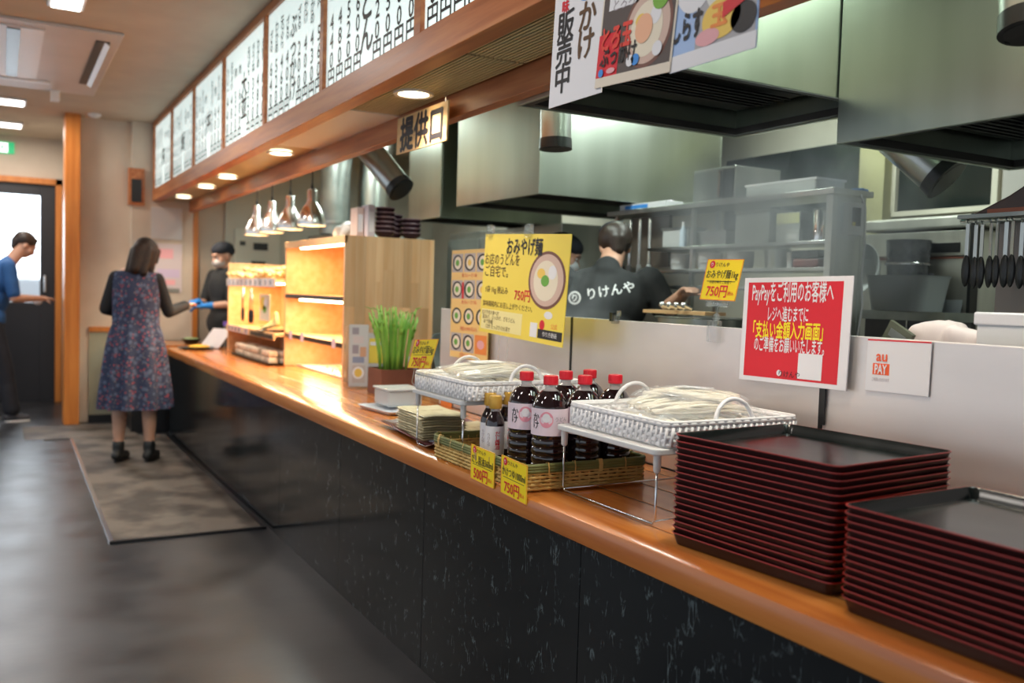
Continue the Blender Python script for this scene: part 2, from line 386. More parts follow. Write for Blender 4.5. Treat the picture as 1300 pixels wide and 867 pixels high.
# ---- soffit carrying the menu boards
S0, S1 = 1.25, 1.60
YN, YF = -1.0, 9.12
soff = tag(bpy.data.objects.new('trim_6', None), 'wood framed soffit over the counter', kind='structure'); C.objects.link(soff); soff.location = (1.4, 4, 2.07)
mb = MB(); mb.box(1.30, YN, 2.12, 1.60, YF, 2.79); mb.build('core', wall_m, soff, True)
for i, (z0, z1, nm) in enumerate([(2.066, 2.172, 'bottom_rail'), (2.745, 2.79, 'top_rail')]):
    MB().box(1.225, YN, z0, 1.30, YF, z1).build(nm, header_wood, soff, True, bevel=.003)
PB = [-.12, .91, 1.90, 2.905, 3.975, 4.99, 6.045, 7.085, 8.075, 9.08]
for i, y in enumerate(PB):
    w = .045 if i != 3 else .055
    MB().box(1.228, y-w/2, 2.172, 1.30, y+w/2, 2.745).build('mullion', header_wood, soff, True)
MB().box(1.545, YN, 1.985, 1.60, 5.05+4.0, 2.12).build('inner_beam', header_wood, soff, True, bevel=.003)
MB().box(1.30, YN, 2.085, 1.55, YF, 2.12).build('soffit_panel', noisy('soffit_olive', (.40, .33, .17), (.46, .39, .22), (1, 1, 1), 3, (.35, .45)), soff, True)
rib = mat('ribbed_reed', (.56, .48, .26), .5); rib_gap = mat('ribbed_gap', (.10, .08, .035), .6)
MB().box(1.302, -.95, 2.0835, 1.545, 3.81, 2.0848).build('rib_gap_shade', rib_gap, soff, True)  # dark sheet behind the ribs, the shade of their gaps put into colour
for (a, b, nm) in [(-.9, .85, 'r'), (.87, 2.68, 'r'), (2.70, 3.80, 'r')]:
    mb = MB(); x = 1.305
    while x < 1.535: mb.box(x, a, 2.074, x+.0105, b, 2.0834); x += .0165
    mb.build('ribbed_panel', rib, soff, True, kind='stuff', label='olive ribbed soffit panel')
MB().box(1.302, 3.83, 2.076, 1.545, 5.02, 2.086).build('access_panel', mat('white_gloss', (.80, .83, .80), .35), soff, True, label='glossy white panel in the soffit')

# menu boards, backlit
board_m = mat('backlit_panel', (.80, .90, .88), .4, emit=.62, ecol=(.80, .96, .93))
heads = {2: ('そば', 'つけ'), 3: ('うどん', 'ぶっかけ'), 4: ('いなり', 'つけ麺'), 5: ('大並小', '定食'), 6: ('丼物', 'そば'), 7: ('天ぷら', '飯'), 8: ('飲物', '酒')}
heads = {2: 'そば', 3: 'うどん', 4: 'ぶっかけ', 5: '大並', 6: '丼', 7: '飯', 8: '茶', 1: 'そば', 0: '麺'}
prices = [['640円', '520円', '460円', '400円', '', '200円', '400円', '430円', '560円'], ['440円', '480円', '520円', '600円', '', '320円', '350円', '480円', '600円']]
for i in range(0, 9):
    y0, y1 = PB[i]+.025, PB[i+1]-.025
    lab = {0: 'backlit white menu board nearest the camera, out at the top', 1: 'backlit white menu board above the hanging posters',
           2: 'backlit white menu board just left of the hanging posters, ending in yen columns', 3: 'backlit white menu board with large うどん heading in brush script',
           4: 'backlit white menu board with large ぶっかけ heading', 5: 'backlit white menu board with 大並 heading, fifth from the far wall',
           6: 'fourth backlit menu board from the far wall', 7: 'second backlit menu board from the far wall', 8: 'farthest backlit menu board, next to the cream pilaster'}[i]
    if i == 6: lab = 'third backlit menu board from the far wall'
    if i == 5: lab = 'fourth backlit menu board from the far wall, headed 大並'
    if i == 4: lab = 'fifth backlit menu board from the far wall, headed ぶっかけ'
    s = Sheet('menu_board', lab, 'menu board', (1.245, y1, 2.745), (1.245, y0, 2.745), (1.245, y1, 2.174), .012, board_m, group='backlit menu boards over the counter')
    w, h = s.w, s.h
    it = []; pr = prices[i % 2]; hd = heads[i]
    mul = 1.0
    for q in range(9):
        u = w*(.07+.108*q)
        if q == 4: continue
        if i in (5, 6, 7, 8): u = w*(.06+.11*q)
        it.append((pr[q], u, h*.735, .098, .022, True, None))
        it.append((random.choice(['かけ', 'ざる', '月見', 'わかめ', 'きつね', '天ぷら', 'カレー', '肉']), u, h*.26, .066, .020, True, None))
    s.multi(it, ink if i > 1 else ink)
    s.text(hd, w*.50, h*.56, .155 if len(hd) < 4 else .125, ink, bold=.03, vertical=True)

# downlights
dl_em = mat('lamp_face', (1, .95, .85), .5, emit=9, ecol=(1, .93, .82))
dl_rim = mat('lamp_rim', (.8, .76, .68), .4)
for k, (y, lab) in enumerate([(1.45, 'round recessed downlight behind the hanging posters'), (3.34, 'largest round downlight in the soffit, above the 提供口 sign'), (5.28, 'round downlight just past the glossy white soffit panel'),
                (6.7, 'third visible downlight along the soffit from the near end'), (7.48, 'second downlight from the far end of the soffit'), (8.5, 'farthest downlight of the soffit')]):
    t = thing('downlight', lab, 'downlight', (1.405, y, 2.07), group='downlights in the soffit')
    MB().lathe([(.062, .010), (.062, -.002), (.078, -.004), (.080, .004)], n=28).build('rim', dl_rim, t, smooth=True)
    MB().lathe([(.001, .004), (.061, .004)], n=28).build('lamp_face', dl_em, t)
# ceiling strip luminaires and cassette
for (x, y, lab) in [(.02, 8.75, 'white strip ceiling light nearer the air conditioner'), (.02, 10.05, 'white strip ceiling light nearer the exit sign'), (.3, 5.45, 'white ceiling lamp cut by the top edge of the photo')]:
    t = thing('ceiling_light', lab, 'ceiling light', (x, y, 2.79), group=None)
    wd = .14 if x < .1 else .07
    MB().box(-wd-.02, -.13, -.02, wd+.02, .13, 0).build('housing', white_m, t, bevel=.006)
    MB().box(-wd, -.11, -.026, wd, .11, -.018).build('diffuser', mat('strip_face', (1, .97, .93), .5, emit=7, ecol=(1, .96, .92)), t)
ac = thing('air_conditioner', 'white ceiling cassette air conditioner with dark outlet slots', 'air conditioner', (-.02, 7.25, 2.79))
MB().box(-.40, -1.27, -.02, .66, .78, 0).build('panel', noisy('ac_white', (.60, .54, .50), (.66, .60, .56), (1, 1, 1), 3, (.4, .5)), ac, bevel=.008)
for (a, b, c, d) in [(.52, -1.08, .60, .30), (-.34, -1.08, -.27, .30), ]:
    f = MB().box(a, b, -.026, c, d, -.019).build('outlet_slot', black_m, ac)
    MB().cbox(((a+c)/2+.025, (b+d)/2, -.036), (.034, d-b, .004), ry(35)).build('louvre', white_m, f)
g = MB().box(-.20, -1.15, -.028, .24, .34, -.019).build('intake_grille', mat('grille_bright', (.78, .74, .72), .4), ac); MB().box(.045, -1.12, -.0345, .115, .30, -.0282).build('dark_slot', black_m, g)
mb = MB()
for k in range(6): mb.box(-.18+k*.035, -1.12, -.033, -.17+k*.035, .30, -.0275)
mb.build('grille_bars', white_m, g)
MB().box(-.33, .40, -.032, .33, .46, -.02).build('trim_strip', white_m, ac)
MB().box(.35, .70, -.10, .41, .78, -.01).build('sensor', white_m, ac)
sp = thing('smoke_detector', 'small round white smoke detector on the ceiling by the cream wall', 'smoke detector', (.72, 8.98, 2.79))
MB().lathe([(.055, 0), (.055, -.012), (.035, -.03), (.0, -.034)], n=20).build('body', white_m, sp, smooth=True)
# exit sign
s = Sheet('exit_sign', 'green running man exit sign above the entrance door', 'exit sign', (-.20, 10.88, 2.72), (.115, 10.88, 2.72), (-.20, 10.88, 2.60), .03, mat('exit_green', (.02, .42, .16), .5, emit=.8), part='panel')
run = mat('exit_white', (.9, 1, .95), .5, emit=1.6)
s.rect(.175, .012, .255, .108, run, 'pictogram_field')
mb = MB()
def strip(a, b, w):
    a, b = Vector(a), Vector(b); d = (b-a).normalized(); q = Vector((-d.y, d.x))*w/2
    mb.add([s.p(*(a+q), .0012), s.p(*(b+q), .0012), s.p(*(b-q), .0012), s.p(*(a-q), .0012)], [(0, 1, 2, 3)])
strip((.205, .040), (.198, .066), .014); strip((.198, .066), (.182, .09), .009); strip((.2, .066), (.215, .08), .009); strip((.215, .08), (.215, .098), .008); strip((.205, .045), (.186, .056), .007); strip((.205, .045), (.222, .058), .007)
mb.build('running_figure', mat('exit_fig', (.02, .42, .16), .5, emit=.4), s.root, True); s.disc(.208, .028, .008, .008, MATS['exit_fig'], 'running_figure_head', 4)
# little wooden box on the wall, notices
t = thing('wall_niche', 'small orange wooden frame with dark speaker on the far wall', 'speaker', (1.09, 9.2, 2.02))
MB().box(-.07, -.09, .0, .07, -.02, .34).build('case', header_wood, t, bevel=.004); MB().box(-.045, -.096, .03, .045, -.089, .24).build('grille', black_m, t)
for (x0, x1, z0, z1, lab, m) in [(1.22, 1.50, 1.72, 2.02, 'blank pale grey notice, upper one on the far wall', 'grey_paper')]:
    s = Sheet('notice', lab, 'notice', (x0, 9.122, z1), (x1, 9.122, z1), (x0, 9.122, z0), .004, mat('grey_paper', (.62, .60, .58), .6))
s = Sheet('notice', 'pinkish printed notice, lower one on the far wall', 'notice', (1.22, 9.122, 1.68), (1.50, 9.122, 1.68), (1.22, 9.122, 1.22), .004, mat('pinkish_paper', (.66, .56, .56), .6))
s.rect(.03, .05, .20, .14, pink_p); s.rect(.06, .24, .26, .32, mat('lilac_print', (.62, .50, .66), .6)); s.rect(.03, .34, .22, .39, pink_p); s.rect(.04, .42, .10, .46, mat('grey_print', (.25, .25, .22), .6)); s.rect(.14, .42, .26, .46, MATS['grey_print'])
# floor mats
t = thing('floor_mat', 'long brown-grey entrance mat lying along the counter, bright metal edge', 'floor mat', (.87, 6.3, 0), 0)
fm = MB().prism([(.487, 4.86), (1.228, 4.86), (1.232, 8.2), (.508, 8.2)], .0, .010).build('carpet', carpet, t, True, bevel=.003)
edge = mat('mat_edge', (.015, .015, .016), .3)
MB().prism([(.470, 4.845), (.490, 4.845), (.511, 8.2), (.491, 8.2)], 0, .012).build('edge_strip', mat('alu_edge', (.7, .72, .78), .25, 1), t, True, label='bright metal edge strip')
MB().prism([(.470, 4.84), (1.245, 4.84), (1.245, 4.865), (.470, 4.865)], 0, .0125).build('edge_strip', edge, t, True)
MB().prism([(1.222, 4.84), (1.245, 4.84), (1.247, 8.2), (1.224, 8.2)], 0, .0122).build('edge_strip', edge, t, True)
t = thing('floor_mat', 'smaller grey mat crossing beyond the long mat, by the wooden post', 'floor mat', (.5, 8.6, 0))
MB().box(.16, 8.22, 0, 1.02, 9.0, .009).build('carpet', carpet, t, True, bevel=.003); MB().box(.16, 8.205, 0, .30, 8.22, .010).build('edge_strip', MATS['alu_edge'], t, True)

# ================================================================== COUNTER
ct = thing('counter', 'long service counter with orange varnished plank top and black marbled front', 'counter', (1.55, 4.0, 0))
lam = laminate()
segs = [-1.06, -.10, .88, 1.858, 2.818, 3.70, 4.66, 5.62, 6.58, 7.54, 8.22]
for a, b in zip(segs[:-1], segs[1:]): MB().box(1.262, a+.0015, 0.0, 1.285, b-.0015, .700).build('front_panel', lam, ct, True, bevel=.0008)
MB().box(1.285, -1.06, 0, 1.85, 8.2, .70).build('carcass', black_m, ct, True)
MB().box(1.84, 4.05, 0, 2.34, 7.95, .70).build('carcass', black_m, ct, True)
# nosing: rounded beam
prof = [(1.242, .700), (1.238, .712), (1.238, .738), (1.243, .750), (1.254, .7565), (1.30, .7565), (1.30, .688), (1.254, .688)]
prof = [(1.248, .688), (1.240, .694), (1.238, .704), (1.238, .736), (1.243, .749), (1.256, .7555), (1.355, .7555), (1.355, .688)]
MB().prism(prof, -1.06, 8.25, 'y').build('nosing', oak, ct, True, smooth=True, label='thick rounded wooden front edge')
px = [1.363, 1.505, 1.650, 1.795, 1.866]
for a, b in zip(px[:-1], px[1:]):
    MB().box(a, -1.06, .70, b-.008, 8.25, .755).build('plank', oak, ct, True, bevel=.0015)
for a in px[1:-1]: MB().box(a-.008, -1.06, .70, a, 8.25, .7535).build('gap_shade', black_m, ct, True)  # black strips fill the open plank gaps, painting in their shade
MB().box(1.355, -1.06, .70, 1.363, 8.25, .7535).build('gap_shade', black_m, ct, True)
for a, b in ((1.866, 2.02), (2.024, 2.18), (2.184, 2.34)):
    MB().box(a, 4.05, .70, b-.003, 7.95, .755).build('plank', oak, ct, True, bevel=.001)
# register counter beyond
t = thing('register_counter', 'dark cross counter with orange wooden top at the far end', 'counter', (1.2, 8.75, 0))
MB().box(.98, 8.42, 0, 1.55, 8.95, .72).build('base', black_m, t, True); MB().box(.93, 8.40, .72, 1.62, 9.0, .765).build('worktop', oak, t, True, bevel=.004)

# ---- steel splash guard on the counter
gd = thing('splash_guard', 'brushed stainless steel screen standing along the back of the counter', 'screen', (1.88, 1.5, .755))
gs = [(-1.0, 1.655), (1.668, 2.858), (2.868, 4.03)]
for a, b in gs: MB().box(1.868, a, .756, 1.884, b, 1.222).build('panel', guard_steel, gd, True, bevel=.002)
for y in (1.6615, 2.863): MB().box(1.866, y-.006, .756, 1.886, y+.006, 1.222).build('joint_strip', black_m, gd, True)

# survey helpers: where a sight line from the tripod meets a known plane of the room
def _ray(px, py): return M3 @ Vector((px-650, -(py-433.5), -_f))
def on_x(px, py, x): d = _ray(px, py); return Vector((0, 0, 1.3)) + d*(x/d.x)
def on_y(px, py, y): d = _ray(px, py); return Vector((0, 0, 1.3)) + d*(y/d.y)
def on_z(px, py, z): d = _ray(px, py); return Vector((0, 0, 1.3)) + d*((z-1.3)/d.z)

def rrect(w, l, r, n=5):
    pts = []
    for cx, cy, a0 in ((w/2-r, l/2-r, 0), (-w/2+r, l/2-r, 90), (-w/2+r, -l/2+r, 180), (w/2-r, -l/2+r, 270)):
        for k in range(n+1):
            a = math.radians(a0+90*k/n); pts.append((cx+r*math.cos(a), cy+r*math.sin(a)))
    return pts
def loft(mb, rings, cap0=True, cap1=True):
    n = len(rings[0]); vs = [p for r in rings for p in r]
    fs = [(i*n+j, i*n+(j+1) % n, (i+1)*n+(j+1) % n, (i+1)*n+j) for i in range(len(rings)-1) for j in range(n)]
    if cap0: fs.append(tuple(range(n-1, -1, -1)))
    if cap1: fs.append(tuple((len(rings)-1)*n+j for j in range(n)))
    return mb.add(vs, fs)
# ---- lacquered trays
lac = mat('tray_maroon', (.022, .003, .003), .38); lac_red = mat('tray_red_rim', (.34, .018, .012), .35); lac_in = noisy('tray_black', (.004, .006, .006), (.009, .011, .011), (1, 1, 1), 9, (.16, .26), spec=.35)
def tray(label, loc, rz, w, l, group):
    t = thing('tray', label, 'tray', loc, rz, group)
    H = .026
    R = lambda w_, l_, z, r: [(a, b, z) for a, b in rrect(w_, l_, r)]
    mb = MB(); loft(mb, [R(w-.022, l-.022, 0, .014), R(w-.0195, l-.0195, .0012, .015), R(w-.006, l-.006, H-.003, .019), R(w-.003, l-.003, H-.0025, .020)], True, False)
    mb.build('body', lac, t, smooth=True)
    mb = MB(); loft(mb, [R(w-.003, l-.003, H-.0025, .020), R(w, l, H-.0012, .021), R(w-.0006, l-.0006, H+.0006, .021), R(w-.004, l-.004, H+.0006, .020)], False, False)
    mb.build('rim', lac_red, t, smooth=True)
    mb = MB(); loft(mb, [R(w-.004, l-.004, H+.0006, .020), R(w-.010, l-.010, H-.002, .018), R(w-.026, l-.026, .0045, .013), R(w-.032, l-.032, .0035, .012)], False, True)
    mb.build('inner_face', lac_in, t, smooth=True)
    return t
pitch = .0137
def ordinal(n): return ['topmost', 'second', 'third', 'fourth', 'fifth', 'sixth', 'seventh', 'eighth', 'ninth', 'tenth', 'eleventh', 'twelfth', 'thirteenth', 'fourteenth', 'fifteenth', 'sixteenth', 'seventeenth'][n]
protoA = None
for n_, cx, cy, rot, where, grp, w_, l_ in ((17, 1.512, 1.372, 4.5, 'taller stack beside the white basket', 'trays in the taller stack', .392, .430), (13, 1.492, .890, 0.3, 'lower stack at the right edge', 'trays in the lower stack', .385, .422)):
    first = None
    for k in range(n_):
        z = .7575+k*pitch; jr = math.radians(rot+random.uniform(-.5, .5)+(k/n_)*1.2); loc = (cx+random.uniform(-.0012, .0012), cy+random.uniform(-.0012, .0012), z)
        o_ = n_-1-k
        lab = ('top lacquer tray, black inside, of the '+where) if o_ == 0 else ('lowest lacquer tray of the '+where if k == 0 else ordinal(o_)+' lacquer tray down the '+where)
        if first is None: first = tray(lab, loc, jr, w_, l_, grp)
        else: dup(first, loc, jr, lab, grp)

# ---- woven baskets
def wavy(pts2, z, amp, ph, r, mb, step=2, n=5):
    out = []; k = len(pts2)
    for i, (x, y, nx, ny) in enumerate(pts2):
        s = math.sin(PI*i/step+ph)*amp; out.append((x+nx*s, y+ny*s, z))
    mb.tube(out, r, n, closed=True)
def perim(w, l, r, d):
    base = rrect(w, l, r, 6); pts = []
    for i in range(len(base)):
        a, b = Vector(base[i]), Vector(base[(i+1) % len(base)]); L = (b-a).length
        if L < 1e-6: continue
        m = max(1, round(L/d))
        for k in range(m): pts.append(a.lerp(b, k/m))
    out = []
    for i, p in enumerate(pts):
        t = (pts[(i+1) % len(pts)]-pts[i-1]).normalized(); out.append((p.x, p.y, t.y, -t.x))
    return out if len(out) % 2 == 0 else out[:-1]
def wicker_basket(label, loc, rz, w, l, h, group):
    t = thing('wicker_basket', label, 'basket', loc, rz, group)
    MB().prism(rrect(w-.02, l-.02, .02), .002, .007).build('base', white_wicker, t)
    P_ = perim(w, l, .022, .0095)
    mb = MB()
    for q in range(5):
        z = .008+q*(h-.022)/4.4
        wavy(P_, z, .0026, 0 if q % 2 else PI, .0064, mb, 2)
    # slanted strands
    for i in range(0, len(P_), 2):
        x, y, nx, ny = P_[i]; x2, y2, _, _ = P_[(i+1) % len(P_)]
        mb.tube([(x+nx*.0055, y+ny*.0055, .004), (x2+nx*.006, y2+ny*.006, h-.012)], .0042, 5)
    loft(mb, [[(a, b, z) for a, b in rrect(w-.004, l-.004, .022)] for z in (.004, h-.006)]+[[(a, b, z) for a, b in rrect(w-.008, l-.008, .022)] for z in (h-.006, .004)], False, False)
    mb.build('woven_wall', white_wicker, t, smooth='all', kind='stuff', label='woven white wall of the basket')
    mb = MB(); 
    for ph in (0, PI): wavy(P_, h-.006, .004, ph, .0058, mb, 3, 6)
    mb.tube([(x+nx*.002, y+ny*.002, h-.001) for x, y, nx, ny in P_], .005, 6, True)
    mb.build('braided_rim', white_wicker, t, smooth='all')
    for s_ in (-1, 1):
        pts = []
        for k in range(15):
            a = PI*k/14; pts.append((math.cos(a)*.062, s_*(l/2-.002)+s_*-.010*math.sin(a), h-.012+.062*math.sin(a)))
        mb = MB(); mb.tube(pts, .0058, 7)
        mb.tube([(p[0]+.003*math.sin(k*2.1), p[1]+.003*math.cos(k*2.1), p[2]) for k, p in enumerate(pts)], .0045, 6)
        mb.build('handle', white_wicker, t, smooth='all')
    return t
shelf_white = mat('riser_white', (.72, .72, .72), .35)
wire = mat('chrome_wire', (.75, .76, .78), .18, 1)
def riser(label, x0, x1, y0, y1, z, group):
    t = thing('riser_stand', label, 'stand', ((x0+x1)/2, (y0+y1)/2, .7565), 0, group)
    mb = MB(); mb.prism([((x0+x1)/2+a, (y0+y1)/2+b) for a, b in rrect(x1-x0, y1-y0, .02)], z-.015, z)
    mb.build('shelf_plate', shelf_white, t, True, bevel=.003)
    Z = .7600
    for (sx, xx) in ((0, x0+.02), (1, x1-.02)):
        r = .0028
        pts = [(xx, y0+.02, z-.015), (xx, y0+.02, Z+.012), (xx, y0+.03, Z), (xx, y0+.10, Z), (xx, (y0+y1)/2, Z+.03 if sx == 0 and 'small' in label else Z), (xx, y1-.10, Z), (xx, y1-.03, Z), (xx, y1-.02, Z+.012), (xx, y1-.02, z-.015)]
        MB().tube(pts, r, 8).build('wire_leg', wire, t, True, smooth='all')
    MB().tube([(x0+.02, y1-.02, Z+.004), (x1-.02, y1-.02, Z+.004)], .0025, 8).build('cross_wire', wire, t, True, smooth='all')
    MB().tube([(x0+.02, y0+.02, Z+.008), (x1-.02, y0+.02, Z+.008)], .0025, 8).build('cross_wire', wire, t, True, smooth='all')
    for (xx, yy) in ((x0+.02, y0+.02), (x0+.02, y1-.02), (x1-.02, y0+.02), (x1-.02, y1-.02)):
        MB().lathe([(.005, -.045), (.009, -.04), (.010, 0)], (xx, yy, z-.015), 12, cap=True).build('leg_socket', shelf_white, t, True, smooth=True)
    return t
riser('white riser shelf on wire legs under the near white basket', 1.345, 1.82, 1.68, 2.13, .944, 'white wire risers')
riser('small white riser shelf on wire legs above the pale packs', 1.275, 1.72, 2.585, 2.99, .955, 'white wire risers')
BN = wicker_basket('white wicker basket of noodle packs beside the tray stack', (1.592, 1.895, .9445), 0, .425, .425, .062, 'white wicker baskets')
BF = wicker_basket('white wicker basket of noodle packs left of the red capped bottles', (1.495, 2.765, .9555), 0, .41, .44, .062, 'white wicker baskets')
# noodle packs
noodle = noisy('noodle_cream', (.82, .74, .58), (.92, .87, .75), (1, 1, 1), 30, (.45, .6))
film = mat('bag_film', (.95, .95, .97), .12, alpha=.20, spec=.9)
slip = mat('paper_slip', (.78, .79, .80), .5)
def noodle_pack(label, loc, rz, tilt, w=.14, l=.25, h=.03, group='noodle packs in the baskets', seed=0, base=None):
    rnd = random.Random(seed)
    t = thing('noodle_pack', label, 'noodle pack', loc, rz, group); t.rotation_euler = (tilt[0], tilt[1], rz)
    mb = MB()
    for q in range(34):
        x = (rnd.random()-.5)*w*.86; z0 = .006+rnd.random()*h*.75; pts = []
        ph = rnd.random()*6
        for k in range(9):
            s_ = k/8; y = (s_-.5)*l*.86; e = math.sin(PI*min(max(s_, .02), .98))**.35
            pts.append((x*(.75+.25*e)+.006*math.sin(ph+s_*7), y, z0*e+.004+.003*math.sin(ph*2+s_*9)))
        mb.tube(pts, .0042, 5)
    mb.build('noodles', noodle, t, smooth='all', kind='stuff', label='cream noodle strands in the bag')
    mb = MB(); nx, ny = 12, 18; vs = []
    for j in range(ny+1):
        for i in range(nx+1):
            u, v = i/nx, j/ny; e = (math.sin(PI*u)**.4)*(math.sin(PI*v)**.35)
            vs.append(((u-.5)*w*1.12, (v-.5)*l*1.10, .003+e*(h+.012)+.004*rnd.uniform(-1, 1)))
    mb.add(vs, [(j*(nx+1)+i, j*(nx+1)+i+1, (j+1)*(nx+1)+i+1, (j+1)*(nx+1)+i) for j in range(ny) for i in range(nx)])
    mb.build('clear_bag', film, t, smooth='all')
    mb = MB(); mb.cbox((w*.18, 0, h+.0125), (w*.40, l*.34, .0006)); mb.build('paper_slip', slip, t)
    return t
k = 0
def inb(b, x, y, z): return (b.location.x+x, b.location.y+y, b.location.z+z)
noodle_pack('noodle pack lying lowest along the left side of the near basket', inb(BN, -.11, .0, .012), .04, (0, 0), seed=1, w=.165, l=.36, h=.035)
noodle_pack('noodle pack lying in the middle of the near basket under the top one', inb(BN, .07, -.01, .014), -.03, (0, 0), seed=2, w=.18, l=.36, h=.035)
noodle_pack('noodle pack on top of the near basket pile, bag corner rising', inb(BN, .02, -.01, .056), 1.45, (0, -.05), seed=3, w=.20, l=.34, h=.030)
noodle_pack('noodle pack at the back of the near basket by the steel screen', inb(BN, .05, .02, .085), .5, (.0, .02), seed=9, w=.16, l=.27, h=.018)
noodle_pack('noodle pack along the left side of the farther basket', inb(BF, -.10, .0, .012), -.05, (0, 0), seed=4, w=.17, l=.37, h=.04)
noodle_pack('noodle pack at the right side of the farther basket', inb(BF, .08, -.01, .014), .05, (0, 0), seed=5, w=.17, l=.37, h=.04)
noodle_pack('noodle pack laid crosswise on top of the farther basket', inb(BF, .0, .03, .062), 1.62, (0, -.02), seed=6, w=.20, l=.36, h=.03)

# ---- bamboo basket of bottles
t = thing('bamboo_basket', 'low woven bamboo basket with green rim holding the sauce bottles', 'basket', (1.457, 2.425, .7575), 0)
w, l, h = .42, .60, .075
P_ = perim(w, l, .03, .011)
MB().prism(rrect(w-.02, l-.02, .03), .001, .006).build('base', bamboo, t)
mb = MB()
for q in range(5): wavy(P_, .008+q*.0105, .0028, 0 if q % 2 else PI, .0048, mb, 1.5)
for i in range(0, len(P_), 3):
    x, y, nx, ny = P_[i]; mb.tube([(x, y, .002), (x, y, h-.01)], .0036, 4)
mb.build('woven_wall', bamboo, t, smooth='all', kind='stuff')
mb = MB()
for z in (h-.018, h-.010, h-.003): mb.tube([(x+nx*.003, y+ny*.003, z) for x, y, nx, ny in P_], .0062, 6, True)
mb.build('green_rim', bamboo_green, t, smooth='all', label='green bamboo rim')
for i in range(0, len(P_), 8):
    x, y, nx, ny = P_[i]; mb = MB(); tx, ty = -ny, nx; wd = .004 if i % 24 else .014
    ring = []
    for (o_, z) in ((.0105, h-.03), (.0115, h-.008), (.006, h+.006), (-.005, h+.004), (-.006, h-.03)):
        ring.append((o_, z))
    vs = []
    for (o_, z) in ring: vs += [(x+nx*o_-tx*wd/2, y+ny*o_-ty*wd/2, z), (x+nx*o_+tx*wd/2, y+ny*o_+ty*wd/2, z)]
    mb.add(vs, [(2*a, 2*a+1, 2*a+3, 2*a+2) for a in range(4)]); mb.build('binding', bamboo, t)

# ---- bottles
sauce = mat('dark_sauce', (.012, .004, .006), .06, coat=.6); capred = mat('red_cap', (.70, .012, .03), .35); capgold = mat('gold_cap', (.62, .36, .06), .35, .3)
neckc = mat('bottle_clear', (.55, .50, .50), .06, alpha=.5); lab_m = mat('bottle_label', (.80, .66, .74), .5); lab_w = mat('small_bottle_label', (.78, .76, .80), .5)
def label_wrap(mb, r, z0, z1, a0, a1, n=14):
    vs = []
    for k in range(n+1):
        a = a0+(a1-a0)*k/n
        vs += [(r*math.cos(a), r*math.sin(a), z0), (r*math.cos(a), r*math.sin(a), z1)]
    mb.add(vs, [(2*i, 2*i+2, 2*i+3, 2*i+1) for i in range(n)])
def bent_text(mb, body, r, a, z, size, bold=.02, vert=True):
    vs, f = text_mesh('\n'.join(body) if vert else body, bold, line=.82 if vert else 1)
    mx = (max(p.x for p in vs)+min(p.x for p in vs))/2; my = (max(p.y for p in vs)+min(p.y for p in vs))/2
    mb.add([((r+p.z)*math.cos(a+(p.x-mx)*size/r), (r+p.z)*math.sin(a+(p.x-mx)*size/r), z+(p.y-my)*size) for p in vs], f)
def big_bottle(label, loc, rz):
    t = thing('sauce_bottle', label, 'bottle', loc, rz, 'large red capped sauce bottles')
    prof = [(.0, .0), (.045, 0), (.050, .006)]
    for q in range(5):
        z = .012+q*.024; prof += [(.052, z), (.052, z+.014), (.0495, z+.018)]
    prof += [(.052, .135), (.0525, .140), (.0525, .215), (.050, .222), (.046, .236), (.036, .252), (.024, .262)]
    MB().lathe(prof, n=32, sq=None).build('body', sauce, t, smooth=True)
    MB().lathe([(.024, .262), (.0165, .268), (.0155, .276), (.018, .278), (.018, .281), (.001, .281)], n=24).build('neck', neckc, t, smooth=True)
    mb = MB(); mb.lathe([(.0205, .279), (.0215, .281), (.0215, .284), (.0205, .286), (.0205, .3035), (.019, .3055), (.001, .306)], n=28)
    for q in range(28):
        a = 2*PI*q/28; mb.cbox((.0207*math.cos(a), .0207*math.sin(a), .2945), (.0012, .0014, .017), rz_(math.degrees(a)))
    mb.build('cap', capred, t, smooth=True)
    mb = MB(); label_wrap(mb, .0533, .137, .214, 0, 2*PI, 40); lb = mb.build('paper_label', lab_m, t, smooth='all')
    mb = MB(); bent_text(mb, 'かけ', .0538, -PI/2-.62, .178, .026); mb.build('lettering', ink, lb)
    mb = MB(); r = .0537
    vs = [(r*math.cos(-PI/2), r*math.sin(-PI/2), .18)]; 
    for q in range(25):
        a = 2*PI*q/24; vs.append((r*math.cos(-PI/2+.38*math.cos(a)), r*math.sin(-PI/2+.38*math.cos(a)), .183+.023*math.sin(a)))
    mb.add(vs, [(0, i, i+1) for i in range(1, 25)]); mb.build('pink_disc', mat('label_pink', (.78, .30, .38), .5), lb)
    mb = MB(); r = .0540; vs = [(r*math.cos(-PI/2), r*math.sin(-PI/2), .185)]
    for q in range(25):
        a = 2*PI*q/24; vs.append((r*math.cos(-PI/2+.22*math.cos(a)), r*math.sin(-PI/2+.22*math.cos(a)), .188+.013*math.sin(a)))
    mb.add(vs, [(0, i, i+1) for i in range(1, 25)]); mb.build('white_disc', lab_w, lb)
    mb = MB(); bent_text(mb, 'うどん\nつゆ', .0538, -PI/2+.85, .178, .014, .01, False); mb.build('lettering', mat('grey_ink', (.35, .30, .34), .5), lb)
    return t
fr = math.atan2(1.445, 2.31)   # labels face the aisle
pos = [((1.380, 2.215), 'front large red capped bottle, its pink label in full view'), ((1.375, 2.345), 'large red capped bottle directly left of the front one'), ((1.490, 2.203), 'large red capped bottle half behind the white basket corner, right of the front one'),
       ((1.515, 2.345), 'large red capped bottle behind between the two front ones'), ((1.622, 2.372), 'large red capped bottle at the back of the group, second row right'), ((1.600, 2.205), 'large red capped bottle farthest right, under the near riser')]
first = None
for (x, y), lb in pos[:6]:
    a = -.55+random.uniform(-.2, .2)
    if first is None: first = big_bottle(lb, (x, y, .765), a)
    else: dup(first, (x, y, .765), a, lb)
